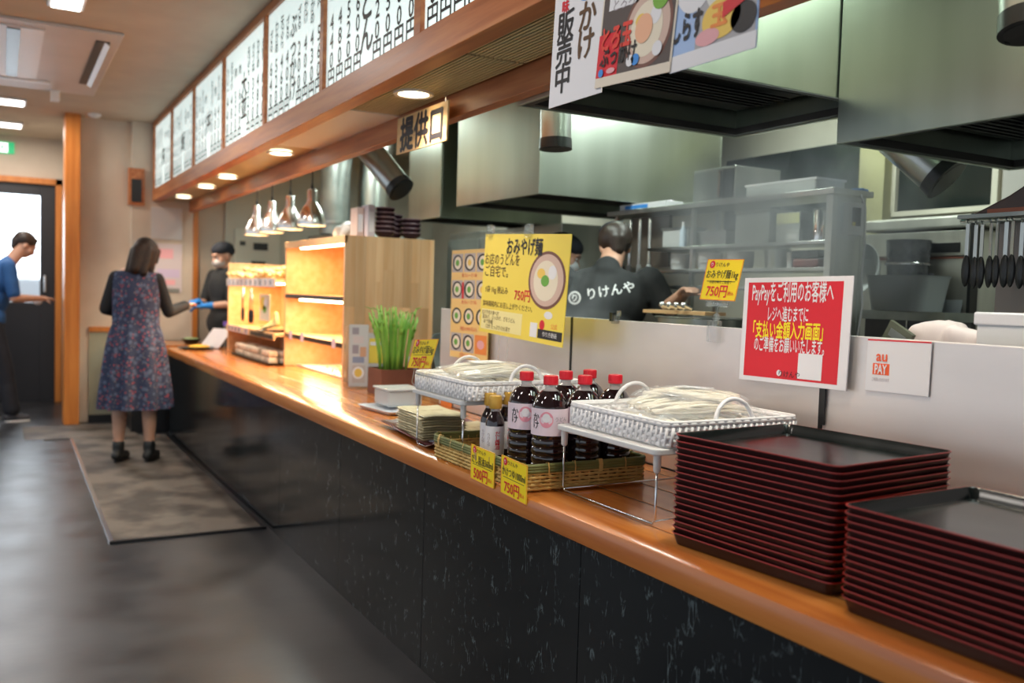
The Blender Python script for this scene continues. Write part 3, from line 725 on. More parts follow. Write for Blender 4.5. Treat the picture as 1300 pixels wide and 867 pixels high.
def small_bottle(label, loc, rz):
    t = thing('small_sauce_bottle', label, 'bottle', loc, rz, 'small gold capped sauce bottles')
    MB().lathe([(0, 0), (.026, 0), (.0295, .004), (.0295, .135), (.027, .148), (.018, .165), (.0145, .173)], n=24).build('body', sauce, t, smooth=True)
    MB().lathe([(.0145, .173), (.0135, .185), (.001, .186)], n=18).build('neck', neckc, t, smooth=True)
    mb = MB(); mb.lathe([(.0185, .181), (.0195, .183), (.0195, .218), (.0175, .221), (.001, .2215)], n=24)
    for q in range(22):
        a = 2*PI*q/22; mb.cbox((.0196*math.cos(a), .0196*math.sin(a), .198), (.001, .0016, .024), rz_(math.degrees(a)))
    mb.build('cap', capgold, t, smooth=True)
    mb = MB(); label_wrap(mb, .0301, .040, .128, 0, 2*PI, 28); lb = mb.build('paper_label', lab_w, t, smooth='all')
    mb = MB(); bent_text(mb, 'だし醤油', .0304, -PI/2+.45, .085, .017, .02); mb.build('lettering', redp, lb)
    mb = MB(); bent_text(mb, 'りけんや', .0304, -PI/2-.5, .085, .013, .01); mb.build('lettering', MATS['grey_ink'], lb)
    return t
first = None
for (x, y), lb in [((1.425, 2.55), 'small gold capped bottle directly beside the large bottles'), ((1.335, 2.462), 'small gold capped bottle in front of the two others'), ((1.355, 2.535), 'small gold capped bottle farthest left beside the stand leg')]:
    if first is None: first = small_bottle(lb, (x, y, .765), -.6)
    else: dup(first, (x, y, .765), -.6+random.uniform(-.2, .2), lb)

# ---- yellow price tags
def price_tag(lab, tl, tr, bl, l1, l2, small=None, clip=False, group='yellow price tags', tax='税込'):
    s = Sheet('price_tag', lab, 'price tag', tl, tr, bl, .0015, yellow, group, 'card')
    w, h = s.w, s.h
    for (a, b, c, d) in ((0, 0, w, .02*h), (0, .98*h, w, h), (0, 0, .02*w, h), (.98*w, 0, w, h)): s.rect(a, b, c, d, orange_p, 'border', 1)
    s.disc(.17*w, .13*h, .075*w, .075*w, redp, 'logo_disc'); s.text('り', .17*w, .13*h, .09*w, paper, lay=4, name='logo_mark')
    s.text('りけんや', .46*w, .13*h, .10*w, brown_ink, .01)
    s.text(l1, .5*w, .38*h, .19*w, ink, .012, wmax=.88*w)
    s.rect(.1*w, .53*h, .9*w, .545*h, ink, 'rule')
    if small: s.text(small, .5*w, .55*h, .07*w, ink, .01, wmax=.8*w)
    s.text(l2, .44*w, .78*h, .27*w, redp, .02, wmax=.58*w); s.text(tax, .84*w, .82*h, .085*w, redp, .01)
    return s
price_tag('yellow 500円 tag on the counter front edge', (1.2365, 2.428, .846), (1.2365, 2.276, .842), (1.2365, 2.428, .742), 'だし醤油360ml', '500円')
price_tag('yellow 750円 tag for 1000ml on the counter front edge', (1.2365, 2.237, .846), (1.2365, 2.090, .840), (1.2365, 2.237, .738), 'かけつゆ1000ml', '750円')
s = price_tag('yellow 750円 card on the left corner of the farther basket', on_x(527, 431, 1.262), on_x(557, 430, 1.262), on_x(517, 467, 1.262), 'おみやげ麺1kg', '750円')
MB().tube([s.p(s.w*.3, s.h*1.0, -.004), s.p(s.w*.32, s.h*1.5, -.006), (1.285, 2.955, .957)], .002, 6).build('clip_rod', clear, s.root, True)
s = price_tag('yellow 750円 card on a clear clip over the steel screen', on_x(899, 329, 1.845), on_x(945, 329, 1.845), on_x(888, 380, 1.845), 'おみやげ麺1kg', '750円', 'お店の味をご自宅で')
mb = MB(); c = on_x(912, 386, 1.85); d = on_x(905, 430, 1.862)
mb.box(c.x-.008, c.y-.045, c.z-.008, c.x+.004, c.y+.05, c.z+.008); mb.tube([c, c.lerp(d, .5)], .005, 8); mb.ell(c.lerp(d, .38), .012, None, 14, 10)
mb.cbox(c.lerp(d, .78), (.02, .045, .065)); mb.build('clear_clip', clear, s.root, True, smooth=True, bevel=.003)
t = thing('clip', 'small clear and black clip on the top edge of the steel screen', 'clip', (1.876, 2.58, 1.222))
mb = MB(); mb.cbox((1.862, 2.58, 1.225), (.012, .035, .03)); mb.cbox((1.862, 2.56, 1.245), (.010, .015, .02)); mb.build('body', clear, t, True, bevel=.002); MB().cbox((1.8645, 2.60, 1.232), (.013, .02, .03)).build('jaw', black_m, t, True)

# ---- red notice and white notice on the screen
s = Sheet('payment_notice', 'red payment notice in a white frame on the steel screen', 'notice', on_x(946, 353, 1.845), on_x(1084, 350, 1.845), on_x(938, 481, 1.845), .004, paper, part='frame', bevel=.0006)
w, h = s.w, s.h
s.rect(.045*w, .045*h, .925*w, .955*h, redp, 'red_field')
s.text('PayPayをご利用のお客様へ', .47*w, .15*h, .06, paper, .02, wmax=.76*w)
s.text('レジへ進むまでに', .45*w, .345*h, .045, paper, .02, wmax=.38*w)
s.text('「支払い金額入力画面」', .45*w, .495*h, .05, mat('bright_yellow_print', (1, .80, .02), .5), .03, wmax=.66*w)
s.text('のご準備をお願いいたします。', .47*w, .635*h, .045, paper, .02, wmax=.66*w)
s.rect(.575*w, .70*h, .79*w, .935*h, paper, 'blank_square', 3)
s.disc(.40*w, .90*h, .022*w, .022*w, paper, 'logo_disc'); s.text('りけんや', .50*w, .905*h, .02, ink, .01)
mb = MB(); mb.cbox(on_x(1045, 515, 1.862), (.006, .012, .10)); mb.build('hanging_strip', black_m, s.root, True)
s = Sheet('payment_notice', 'small white notice with an orange PAY mark on the steel screen', 'notice', on_x(1102, 430, 1.862), on_x(1183, 434, 1.862), on_x(1098, 495, 1.862), .003, mat('white_card', (.80, .78, .80), .4), part='card', bevel=.0004)
w, h = s.w, s.h
s.rect(0, 0, w, .03*h, redp, 'red_edge'); orr = mat('pay_orange', (.90, .12, .03), .5)
s.rect(.11*w, .46*h, .38*w, .68*h, orr, 'mark_field'); s.text('PAY', .245*w, .57*h, .032, paper, .04, lay=4, wmax=.2*w)
s.text('au', .25*w, .35*h, .036, orr, .03); s.text('ご利用いただけます', .25*w, .77*h, .01, MATS['grey_ink'], .0, wmax=.28*w)
# ---- yellow take-home noodle poster on its stand
A = on_x(617, 297, 1.72); B = on_x(726, 297, 1.72); D = on_x(608, 420, 1.72)
s = Sheet('poster', 'yellow おみやげ麺 poster on a clear stand behind the bottles', 'poster', A, B, D, .003, yellow_p, part='sheet')
w, h = s.w, s.h
s.text('おみやげ麺', .50*w, .12*h, .07, ink, .03, wmax=.42*w)
s.text('お店のうどんを', .24*w, .25*h, .05, brown_ink, .01, wmax=.44*w); s.text('ご自宅で。', .18*w, .37*h, .05, brown_ink, .01, wmax=.30*w)
s.text('1袋 1kg 税込み', .20*w, .56*h, .03, brown_ink, .005, wmax=.34*w); s.text('750円', .52*w, .585*h, .05, redp, .02, wmax=.22*w)
s.text('賞味期限内にお召し上がりください。', .34*w, .70*h, .025, brown_ink, .005, wmax=.62*w)
s.rect(.02*w, .76*h, .54*w, .965*h, ypale, 'pale_box', 1)
s.text('おすすめの食べ方', .14*w, .79*h, .02, brown_ink, .0, wmax=.22*w); s.text('釜あげ、ぶっかけ、ざるうどん', .25*w, .835*h, .02, brown_ink, 0, wmax=.42*w)
s.text('ゆで時間', .12*w, .885*h, .02, brown_ink, 0, wmax=.18*w); s.text('12分 たっぷりのお湯で', .25*w, .93*h, .02, brown_ink, 0, wmax=.42*w)
s.text('今すぐ動画を見る', .87*w, .925*h, .02, ink, 0, wmax=.16*w) if False else None
s.rect(.73*w, .87*h, .99*w, .955*h, ink, 'black_box', 2); s.text('作り方動画', .86*w, .91*h, .02, paper, .01, wmax=.2*w, lay=4)
s.disc(.77*w, .83*h, .028*w, .028*w, redp); s.text('公式', .90*w, .83*h, .022, orange_p, .01, wmax=.14*w); s.rect(.64*w, .82*h, .72*w, .955*h, paper, 'blank_square', 2)
s.disc(.83*w, .735*h, .045*w, .035*h, paper)
bowl_b = mat('bowl_brown_print', (.20, .08, .06), .5); bowl_i = mat('bowl_inner_print', (.68, .48, .40), .5)
def bowl(s, u, v, r, rv, top=(.16, .42, .06)):
    s.disc(u, v, r, rv, bowl_b, 'bowl_picture', 2, 36); s.disc(u, v, r*.90, rv*.90, bowl_i, 'bowl_picture', 3, 36)
    s.disc(u-.04*r, v+.02*rv, r*.66, rv*.70, mat('noodle_print', (.86, .76, .60), .5), 'noodle_picture', 4, 30)
    s.disc(u+.30*r, v-.28*rv, r*.22, rv*.24, paper, 'egg_picture', 5, 20); s.disc(u-.3*r, v-.22*rv, r*.22, rv*.18, mat('tempura_print', (.90, .60, .12), .5), 'topping_picture', 5, 16)
    s.disc(u-.06*r, v+.02*rv, r*.22, rv*.20, mat('green_print_%d' % int(top[1]*100), top, .5), 'scallion_picture', 6, 12)
bowl(s, .78*w, .42*h, .20*w, .265*h)
for u in (.06, .54):
    mb = MB(); c = s.p(u*w, -.012, .0); mb.cbox(c, (.02, .035, .045)); mb.ell(c+Vector((0, 0, .012)), .014)
    mb.build('clear_clip', clear, s.root, True, smooth=True)
MB().tube([s.p(.06*w, -.004, -.004), s.p(.54*w, -.004, -.004)], .0025, 8).build('cross_rod', clear, s.root, True)
for u in (.26, .37): MB().tube([s.p(u*w, -.004, -.006), s.p(u*w, h, -.006), s.p(u*w, h+.36, -.012)], .003, 8).build('stand_rod', clear, s.root, True)
# ---- menu picture sheet left of the yellow poster
s = Sheet('menu_sheet', 'orange menu sheet with rows of small bowl pictures left of the yellow poster', 'menu', on_x(574, 318, 1.845), on_x(622, 315, 1.845), on_x(571, 452, 1.845), .003, mat('menu_orange', (.93, .62, .22), .5), part='sheet')
w, h = s.w, s.h; mp_ = mat('menu_photo', (.55, .47, .44), .5)
for r_ in range(4):
    for c_ in range(3):
        u, v = (.17+.33*c_)*w, (.12+.245*r_)*h
        if r_ != 2: s.rect(u-.15*w, v-.085*h, u+.15*w, v+.085*h, mp_, 'picture_field', 1)
        if r_ == 3 and c_ == 2: s.rect(u-.15*w, v-.085*h, u+.15*w, v+.085*h, orange_p, 'picture_field', 3); s.disc(u, v, .09*w, .04*h, pink_p, 'emblem', 4); continue
        s.disc(u, v, .135*w, .075*h, ink, 'bowl_picture', 3, 20); s.disc(u+.01*w, v, .10*w, .06*h, mat('noodle_print', (.86, .76, .60), .5), 'noodle_picture', 4, 18)
        s.disc(u, v, .05*w, .03*h, random.choice([mat('green_print_42', (.16, .42, .06), .5), mat('tempura_print', (.90, .60, .12), .5)]), 'topping_picture', 5, 10)
    s.text(random.choice(['かけ ざる ぶっかけ', '月見 わかめ 天ぷら', '肉 カレー きつね']), .5*w, (.235+.245*r_)*h, .02, redp, .01, wmax=.9*w)
s.rect(.31*w, .30*h, .36*w, .45*h, redp, 'red_banner', 6)
s = Sheet('small_card', 'small orange card low on the steel screen under the farther basket', 'card', on_x(560, 492, 1.862), on_x(574, 494, 1.862), on_x(559, 522, 1.862), .002, orange_p, part='card'); s.rect(s.w*.15, s.h*.3, s.w*.85, s.h*.4, MATS['menu_orange'])
# ---- hanging posters on the soffit rail
s = Sheet('hanging_poster', 'white hanging poster with brush lettering 販売中', 'poster', (1.222, 1.995, 2.10), (1.222, 1.76, 2.10), (1.222, 2.016, 1.778), .002, paper, part='sheet')
w, h = s.w, s.h
s.text('かけ', .66*w, .50*h, .080, brown_ink, .03, vertical=True); s.text('販売中', .25*w, .60*h, .078, ink, .025, vertical=True)
s.disc(.62*w, .17*h, .19*w, .11*h, blue_ink, 'blue_disc'); s.text('冷', .62*w, .18*h, .05, paper, .03, lay=4); s.text('新\n味', .22*w, .20*h, .034, redp, .04)
s = Sheet('hanging_poster', 'hanging picture poster of an egg udon bowl, right of the white one', 'poster', (1.219, 1.765, 2.10), (1.219, 1.488, 2.085), (1.219, 1.804, 1.79), .002, mat('poster_cream', (.80, .70, .58), .5), part='sheet')
w, h = s.w, s.h
s.rect(.02*w, .02*h, .98*w, .93*h, mat('poster_dark_photo', (.10, .075, .07), .5), 'photo_field', 1)
s.rect(.10*w, .30*h, .50*w, .46*h, paper, 'white_box', 2); s.text('温玉と\nとろろ', .3*w, .38*h, .03, MATS['grey_ink'], .0)
s.rect(.0, .62*h, .30*w, .93*h, redp, 'red_field', 2)
bowl(s, .66*w, .66*h, .31*w, .27*h, (.20, .45, .05))
s.disc(.62*w, .66*h, .11*w, .10*h, mat('egg_print', (.90, .48, .30), .5), 'egg_picture', 7); s.disc(.80*w, .48*h, .10*w, .08*h, MATS['green_print_45'], 'scallion_picture', 7)
s.text('とろ玉', .26*w, .66*h, .06, mat('red_letter', (.80, .06, .04), .5), .05, lay=8, wmax=.42*w); s.text('ぶっかけ', .30*w, .79*h, .05, ink, .03, lay=8, wmax=.5*w)
s.rect(0, .93*h, w, h, MATS['poster_cream'], 'lower_margin', 3); s.disc(.08*w, .90*h, .035*w, .03*h, blue_ink, 'blue_disc', 8); s.disc(.22*w, .895*h, .06*w, .02*h, pink_p, 'pink_mark', 8)
s.disc(.55*w, .86*h, .05*w, .04*h, blue_ink, 'blue_disc', 8); s.disc(.48*w, .86*h, .05*w, .04*h, paper, 'white_disc', 8); s.disc(.82*w, .82*h, .06*w, .05*h, paper, 'egg_picture', 8)
s = Sheet('hanging_poster', 'hanging picture poster with a green topped whitebait bowl, rightmost of the three', 'poster', (1.222, 1.520, 2.10), (1.222, 1.270, 2.10), (1.222, 1.530, 1.772), .002, mat('poster_blue', (.40, .55, .85), .5), part='sheet')
w, h = s.w, s.h
s.rect(.30*w, .02*h, .98*w, .90*h, mat('poster_grey_photo', (.45, .43, .45), .5), 'photo_field', 1); s.rect(.0, .90*h, w, h, paper, 'lower_margin', 2)
s.disc(.26*w, .45*h, .24*w, .22*h, paper, 'white_disc', 3); s.text('釜揚げ\nしらす\n玉丼', .33*w, .47*h, .026, ink, .01, lay=5); s.rect(.08*w, .34*h, .17*w, .46*h, mat('violet_print', (.30, .25, .65), .5), 'violet_box', 4)
s.disc(.66*w, .45*h, .30*w, .30*h, mat('rice_print', (.78, .76, .72), .5), 'rice_picture', 3, 30); s.disc(.74*w, .50*h, .15*w, .17*h, MATS['green_print_45'], 'leaf_picture', 5)
s.disc(.60*w, .76*h, .22*w, .12*h, mat('tempura_print', (.90, .60, .12), .5), 'topping_picture', 4); s.disc(.85*w, .80*h, .14*w, .09*h, ink, 'seaweed_picture', 4); s.disc(.45*w, .85*h, .14*w, .05*h, pink_p, 'ginger_picture', 5)
s.text('しらす', .20*w, .74*h, .065, ink, .04, lay=6, wmax=.36*w); s.text('玉', .58*w, .74*h, .05, orange_p, .05, lay=6)
mb = MB(); mb.add([s.p(.62*w, .68*h, .003), s.p(.98*w, .60*h, .003), s.p(.98*w, .68*h, .003), s.p(.62*w, .77*h, .003)], [(0, 1, 2, 3)]); mb.build('red_ribbon', redp, s.root, True)
# ---- wooden sign
s = Sheet('wooden_sign', 'wooden sign lettered 提供口 hanging under the soffit', 'sign', (1.50, 3.735, 2.046), (1.50, 3.222, 2.042), (1.50, 3.745, 1.891), .008, noisy('sign_wood', (.70, .42, .17), (.82, .55, .26), (3, 3, 12), 3, (.5, .6)), part='board', bevel=.0015)
s.text('提供口', .5*s.w, .5*s.h, .15, ink, .045, wmax=.86*s.w)
for u in (.04, .96): MB().tube([s.p(u*s.w, .006, .001), s.p(u*s.w, -.03, .001)], .0012, 5).build('hanging_wire', wire, s.root, True)

# ================================================================== THINGS ON THE COUNTER, FARTHER ALONG
# pale packs on a dark plate
plate = thing('serving_plate', 'dark red square serving plate under the pale flat packs', 'plate', (1.478, 3.11, .7575), math.radians(-6))
mb = MB(); R = lambda w_, l_, z, r: [(a, b, z) for a, b in rrect(w_, l_, r)]
loft(mb, [R(.24, .42, 0, .01), R(.36, .60, .018, .02), R(.36, .60, .022, .02), R(.33, .56, .018, .02), R(.24, .44, .006, .01)])
mb.build('dish', mat('plate_maroon', (.10, .012, .02), .2), plate, smooth=True)
packm = noisy('pale_pack', (.52, .46, .28), (.62, .56, .38), (1, 1, 1), 30, (.4, .5))
def flat_pack(label, loc, rz, w=.155, l=.215):
    t = thing('flat_pack', label, 'packet', loc, rz, 'pale flat packs on the plate')
    mb = MB(); pts = []
    for (x, y) in rrect(w, l, .004, 1): pts.append((x, y))
    sc_ = []
    for sx in (-1, 1):
        pass
    ring = []
    n = 16
    for k in range(n): ring.append((-w/2+w*k/n, -l/2+(.0015 if k % 2 else 0)))
    for k in range(n): ring.append((w/2-(.0015 if k % 2 else 0), -l/2+l*k/n))
    for k in range(n): ring.append((w/2-w*k/n, l/2-(.0015 if k % 2 else 0)))
    for k in range(n): ring.append((-w/2+(.0015 if k % 2 else 0), l/2-l*k/n))
    f = lambda s_, z: [(x*s_, y*s_, z+.0015*math.sin(x*40+y*23)) for x, y in ring]
    loft(mb, [f(.93, .0006), f(.955, .0030), f(1.0, .0040), f(1.0, .0046), f(.955, .0056), f(.93, .0080), f(.5, .0086)])
    mb.build('wrapper', packm, t, smooth=True)
    mb = MB(); mb.cbox((0, 0, .0088), (w*.5, .02, .0006)); mb.build('seam', mat('pack_seam', (.44, .38, .22), .5), t)
    return t
first = None
for k in range(10):
    lb = 'pale flat pack, %s of the tall pile on the plate' % (ordinal(9-k) if k else 'lowest')
    if k == 9: lb = 'pale flat pack on top of the tall pile on the plate'
    loc = (1.405+random.uniform(-.003, .003), 3.10+random.uniform(-.004, .004), .7665+k*.0092)
    if first is None: first = flat_pack(lb, loc, -.1, .175, .30)
    else: dup(first, loc, -.1+random.uniform(-.05, .05), lb)
for k in range(3): dup(first, (1.590+random.uniform(-.003, .003), 3.05, .7665+k*.0092), .08+random.uniform(-.04, .04), 'pale flat pack, %s of the low pile behind the tall one' % ['lowest', 'middle one', 'topmost'][k])
# clear box with lid on a white tray
t = thing('clear_box', 'small clear plastic box on the white tray by the brown planter', 'box', (1.60, 3.90, .775))
MB().box(-.085, -.09, .0, .085, .09, .075).build('body', mat('frosted_plastic', (.62, .63, .62), .25, alpha=.75), t, bevel=.012, seg=3); MB().box(-.09, -.095, .073, .09, .095, .082).build('lid', mat('frosted_lid', (.66, .67, .66), .3, alpha=.9), t, bevel=.003)
t = thing('white_tray', 'shallow white plastic tray under the clear box', 'tray', (1.57, 3.84, .7575), .1)
mb = MB(); loft(mb, [R(.22, .30, 0, .02), R(.25, .34, .015, .03), R(.24, .33, .015, .03), R(.21, .29, .004, .02)]); mb.build('dish', mat('pale_blue_plastic', (.70, .76, .86), .3), t, smooth=True)
# planter with green stalks
pl = thing('stalk_planter', 'brown square planter of upright bright green stalks', 'planter', (1.80, 4.47, .7575))
pot = noisy('planter_brown', (.13, .045, .028), (.18, .065, .04), (1, 1, 1), 8, (.4, .5))
mb = MB()
for (a, b, c, d) in ((-.10, -.10, .10, -.09), (-.10, .09, .10, .10), (-.10, -.09, -.09, .09), (.09, -.09, .10, .09)): mb.box(a, b, 0, c, d, .135)
mb.box(-.09, -.09, .0, .09, .09, .11); mb.build('pot', pot, pl)
stalk = noisy('stalk_green', (.14, .34, .035), (.30, .52, .08), (1, 1, .3), 14, (.35, .5))
mb0 = MB(); 
for k in range(30):
    a = random.uniform(0, 2*PI); r = .07*math.sqrt(random.random()); x, y = r*math.cos(a), r*math.sin(a); h = random.uniform(.30, .375)-.2*r
    lx, ly = x*1.0+random.uniform(-.012, .012), y*1.0+random.uniform(-.012, .012)
    mb = MB(); rr = random.uniform(.0055, .0085)
    pts = [(x, y, .10), (x+lx*.15, y+ly*.15, .10+h*.35), (x+lx*.45, y+ly*.45, .10+h*.7), (x+lx*.95, y+ly*.95, .10+h)]
    mb.tube(pts, [rr*.9, rr, rr*.95, rr*.5], 7)
    for q in range(3):
        f_ = .45+.17*q; p = Vector(pts[1]).lerp(Vector(pts[3]), f_); aa = random.uniform(0, 6.28)
        mb.tube([p, p+Vector((math.cos(aa)*.008, math.sin(aa)*.008, .018)), p+Vector((math.cos(aa)*.010, math.sin(aa)*.010, .034))], [rr*.5, rr*.6, .0008], 5)
    if k % 4 == 0: mb.tube([pts[3], (pts[3][0]+lx*.6, pts[3][1]+ly*.6, pts[3][2]+.012)], [rr*.5, .001], 5)
    mb.build('stalk', stalk, pl, smooth='all')
# brochure holder
s = Sheet('leaflet', 'upright printed leaflet in a clear stand against the pine cabinet', 'leaflet', (1.672, 4.80, 1.108), (1.775, 4.775, 1.108), (1.672, 4.80, .765), .004, mat('leaflet_grey', (.60, .58, .58), .4), part='sheet')
w, h = s.w, s.h
for (u, v, a, b, m) in [(.08, .05, .5, .16, MATS['grey_ink']), (.15, .19, .75, .30, MATS['pinkish_paper']), (.1, .33, .5, .47, MATS['grey_ink']), (.5, .36, .9, .52, mat('dull_orange_print', (.62, .35, .22), .5)), (.12, .52, .8, .62, mat('dull_blue_print', (.28, .32, .45), .5)), (.12, .66, .86, .94, MATS['menu_photo'])]: s.rect(u*w+.008, v*h, b and a*w, b*h, m)
s.disc(.5*w, .78*h, .3*w, .10*h, paper, lay=3); s.disc(.5*w, .78*h, .2*w, .07*h, MATS['tempura_print'], lay=4)
s = Sheet('leaflet', 'yellow printed leaflet right behind the grey one beside the green stalks', 'leaflet', (1.795, 4.83, 1.06), (1.885, 4.805, 1.06), (1.795, 4.83, .765), .004, MATS['leaflet_grey'], part='sheet')
s.rect(.005, .03, s.w-.005, .17, yellow_p); s.disc(s.w/2, .24, .025, .03, blue_ink); s.rect(.01, .05, s.w-.01, .07, paper, lay=3)
t = thing('leaflet_stand', 'clear folded acrylic stand holding the leaflets', 'stand', (1.78, 4.83, .7575))
MB().box(-.115, -.09, 0, .115, .03, .004).build('foot', clear, t); MB().box(-.115, .03, 0, .115, .034, .34).build('back', clear, t)
t = thing('black_cup', 'black cup with pens just behind the green stalks', 'cup', (1.985, 4.62, .7575)); MB().lathe([(.0, 0), (.035, 0), (.04, .10), (.036, .10), (.032, .006)], n=18).build('body', black_m, t, smooth=True)
for k in range(5): MB().cap((.012*math.cos(k), .012*math.sin(k), .01), (.03*math.cos(k*1.3), .03*math.sin(k*1.3), .16+.01*k), .004, .004, 6).build('pen', [black_m, blue_ink, white_m][k % 3], t)
# steel tray leaning behind
t = thing('steel_tray', 'dark steel tray with rounded corners leaning behind the price card', 'tray', (2.06, 4.22, .7575), math.radians(8)); t.rotation_euler = (math.radians(72), 0, math.radians(10))
mb = MB(); loft(mb, [R(.20, .30, .0, .03), R(.24, .34, .02, .04), R(.23, .33, .02, .04), R(.19, .29, .004, .03)]); 
mb.v = [(x, y+.17, z) for x, y, z in mb.v]; mb.build('dish', dark_steel, t, smooth=True); MB().ell((.0, .12, .02), (.045, .045, .03)).build('ladle_bowl', chrome, t, smooth='all')

# ---- tall pine display cabinet with three lit bays
TX0, TX1, TY0, TY1, TZ = 1.72, 2.28, 5.06, 6.30, 1.612
cab = thing('display_cabinet', 'tall pine display cabinet with three warm lit shelves and bowls on top', 'cabinet', ((TX0+TX1)/2, (TY0+TY1)/2, .7575))
Z0 = .7575
# near end panel, laminated staves each a board of its own
xs = TX0; i = 0
while xs < TX1-.004:
    w_ = random.uniform(.050, .068); xe = min(TX1, xs+w_)
    if TX1-xe < .02: xe = TX1
    cut = random.choice([[1.612], [1.2, 1.612], [1.35, 1.612], [1.0, 1.612], [.95, 1.42, 1.612]]); z = Z0
    for c_ in cut: MB().box(xs, TY0-.022, z, xe-.0008, TY0, c_-.0006 if c_ < 1.6 else c_).build('stave', pine, cab, True); z = c_
    xs = xe
MB().box(TX0, TY1-.022, Z0, TX1, TY1, TZ).build('end_panel', pine_h, cab, True)
MB().box(TX0, TY0, TZ-.02, TX1, TY1-.022, TZ).build('top_board', pine_h, cab, True)
for k in range(9): MB().box(TX1-.018, TY0+k*.1353, Z0, TX1-.001, TY0+(k+1)*.1353-.001, TZ-.02).build('back_board', pine, cab, True)
MB().box(TX0-.004, TY0-.022, TZ-.045, TX0+.015, TY1, TZ).build('fascia', pine_h, cab, True, bevel=.002)
bed_light = mat('shelf_lamp_face', (1, .78, .45), .5, emit=16, ecol=(1, .80, .48))
for (z, nm) in ((1.255, 1), (.985, 2)):
    MB().box(TX0+.005, TY0, z-.018, TX1-.018, TY1-.022, z).build('shelf_board', pine_h, cab, True)
    MB().box(TX0-.002, TY0, z-.026, TX0+.006, TY1-.022, z+.002).build('black_edge_strip', black_m, cab, True)
    if nm == 2:
        for yy in (5.2, 5.85, 6.12): MB().box(TX0-.006, yy-.035, z-.035, TX0-.003, yy+.035, z+.020).build('shelf_card', mat('card_lilac', (.72, .62, .70), .5), cab, True)
for z in (TZ-.035, 1.225):
    MB().box(TX0+.06, TY0+.15, z-.012, TX0+.10, TY1-.15, z).build('lamp_strip', bed_light, cab, True)
    light('cabinet_lamp', 'AREA', (TX0+.10, (TY0+TY1)/2, z-.02), 6.0, HOT, shape='RECTANGLE', size=.05, size_y=.9)
light('cabinet_lamp', 'AREA', (TX0+.10, (TY0+TY1)/2, .95), 8.0, HOT, shape='RECTANGLE', size=.05, size_y=.9)
MB().box(TX0+.08, TY0+.02, Z0, TX1-.03, TY1-.04, Z0+.01).build('floor_liner', mat('white_liner', (.80, .74, .62), .4), cab, True)
# heap of tempura crumbs on the bottom
crumb = noisy('tempura_crumb', (.72, .50, .20), (.90, .72, .38), (1, 1, 1), 40, (.6, .7))
t = thing('crumb_heap', 'pale tempura crumbs on the lowest lit shelf of the tall cabinet', 'food', (1.92, 5.35, Z0+.012)); 
mb = MB()
for k in range(220): mb.ell((random.gauss(0, .05), random.gauss(0, .13), random.uniform(.0, .04)), random.uniform(.005, .010), None, 5, 3)
o = mb.build('crumbs', crumb, t); o['kind'] = 'stuff'; t['kind'] = 'stuff'
# things on top of the tall cabinet
bowlm = mat('lacquer_bowl', (.045, .02, .03), .25); bandm = mat('bowl_band', (.42, .28, .34), .3)
def bowl3(label, loc, grp):
    t = thing('bowl', label, 'bowl', loc, 0, grp)
    MB().lathe([(.0, .004), (.030, .004), (.030, 0), (.033, 0), (.034, .008), (.056, .026), (.064, .046), (.061, .046), (.052, .028), (.0, .012)], n=24).build('body', bowlm, t, smooth=True)
    MB().lathe([(.0635, .041), (.0652, .0435), (.0648, .046)], n=24).build('rim', bandm, t, smooth=True); return t
first = None
for c_, (x, y, n_, w_) in enumerate([(2.02, 5.20, 6, 'left column of dark bowls'), (2.125, 5.33, 5, 'middle column of dark bowls'), (2.20, 5.22, 4, 'right column of dark bowls')]):
    for k in range(n_):
        lb = '%s dark bowl from the bottom in the %s on the cabinet' % (ordinal(k) if k else 'lowest', w_); lb = lb.replace('topmost', 'lowest').replace('lowest dark bowl from the bottom', 'lowest dark bowl')
        if k == n_-1: lb = 'topmost dark bowl in the %s on the cabinet' % w_
        if first is None: first = bowl3(lb, (x, y, TZ+.001+k*.028), 'dark lacquer bowls on top of the cabinet')
        else: dup(first, (x, y, TZ+.001+k*.028), random.random(), lb)
for (x, y, hh, m, lb) in [(1.905, 5.18, .19, mat('pale_lilac_box', (.66, .60, .66), .5), 'tall pale box beside the dark bowls on the cabinet'), (1.86, 5.24, .175, mat('pinkish_box', (.66, .50, .46), .5), 'pinkish box left of the tall pale box on the cabinet')]:
    t = thing('carton', lb, 'box', (x, y, TZ+.001)); MB().box(-.022, -.06, 0, .022, .06, hh).build('body', m, t, bevel=.002); MB().box(-.015, -.0612, .03, .015, -.060, hh-.04).build('printed_panel', paper, t)
t = thing('plastic_bag', 'crumpled white plastic bag on the cabinet top left of the boxes', 'bag', (1.93, 5.62, TZ+.001))
organic('film', lambda mb: [mb.ell((random.uniform(-.06, .06), random.uniform(-.16, .16), random.uniform(.02, .09)), (random.uniform(.04, .07), random.uniform(.06, .09), random.uniform(.02, .04)), rx(random.uniform(-40, 40))) for _ in range(12)] and None, .012, mat('bag_white', (.70, .74, .76), .35), t, 1)

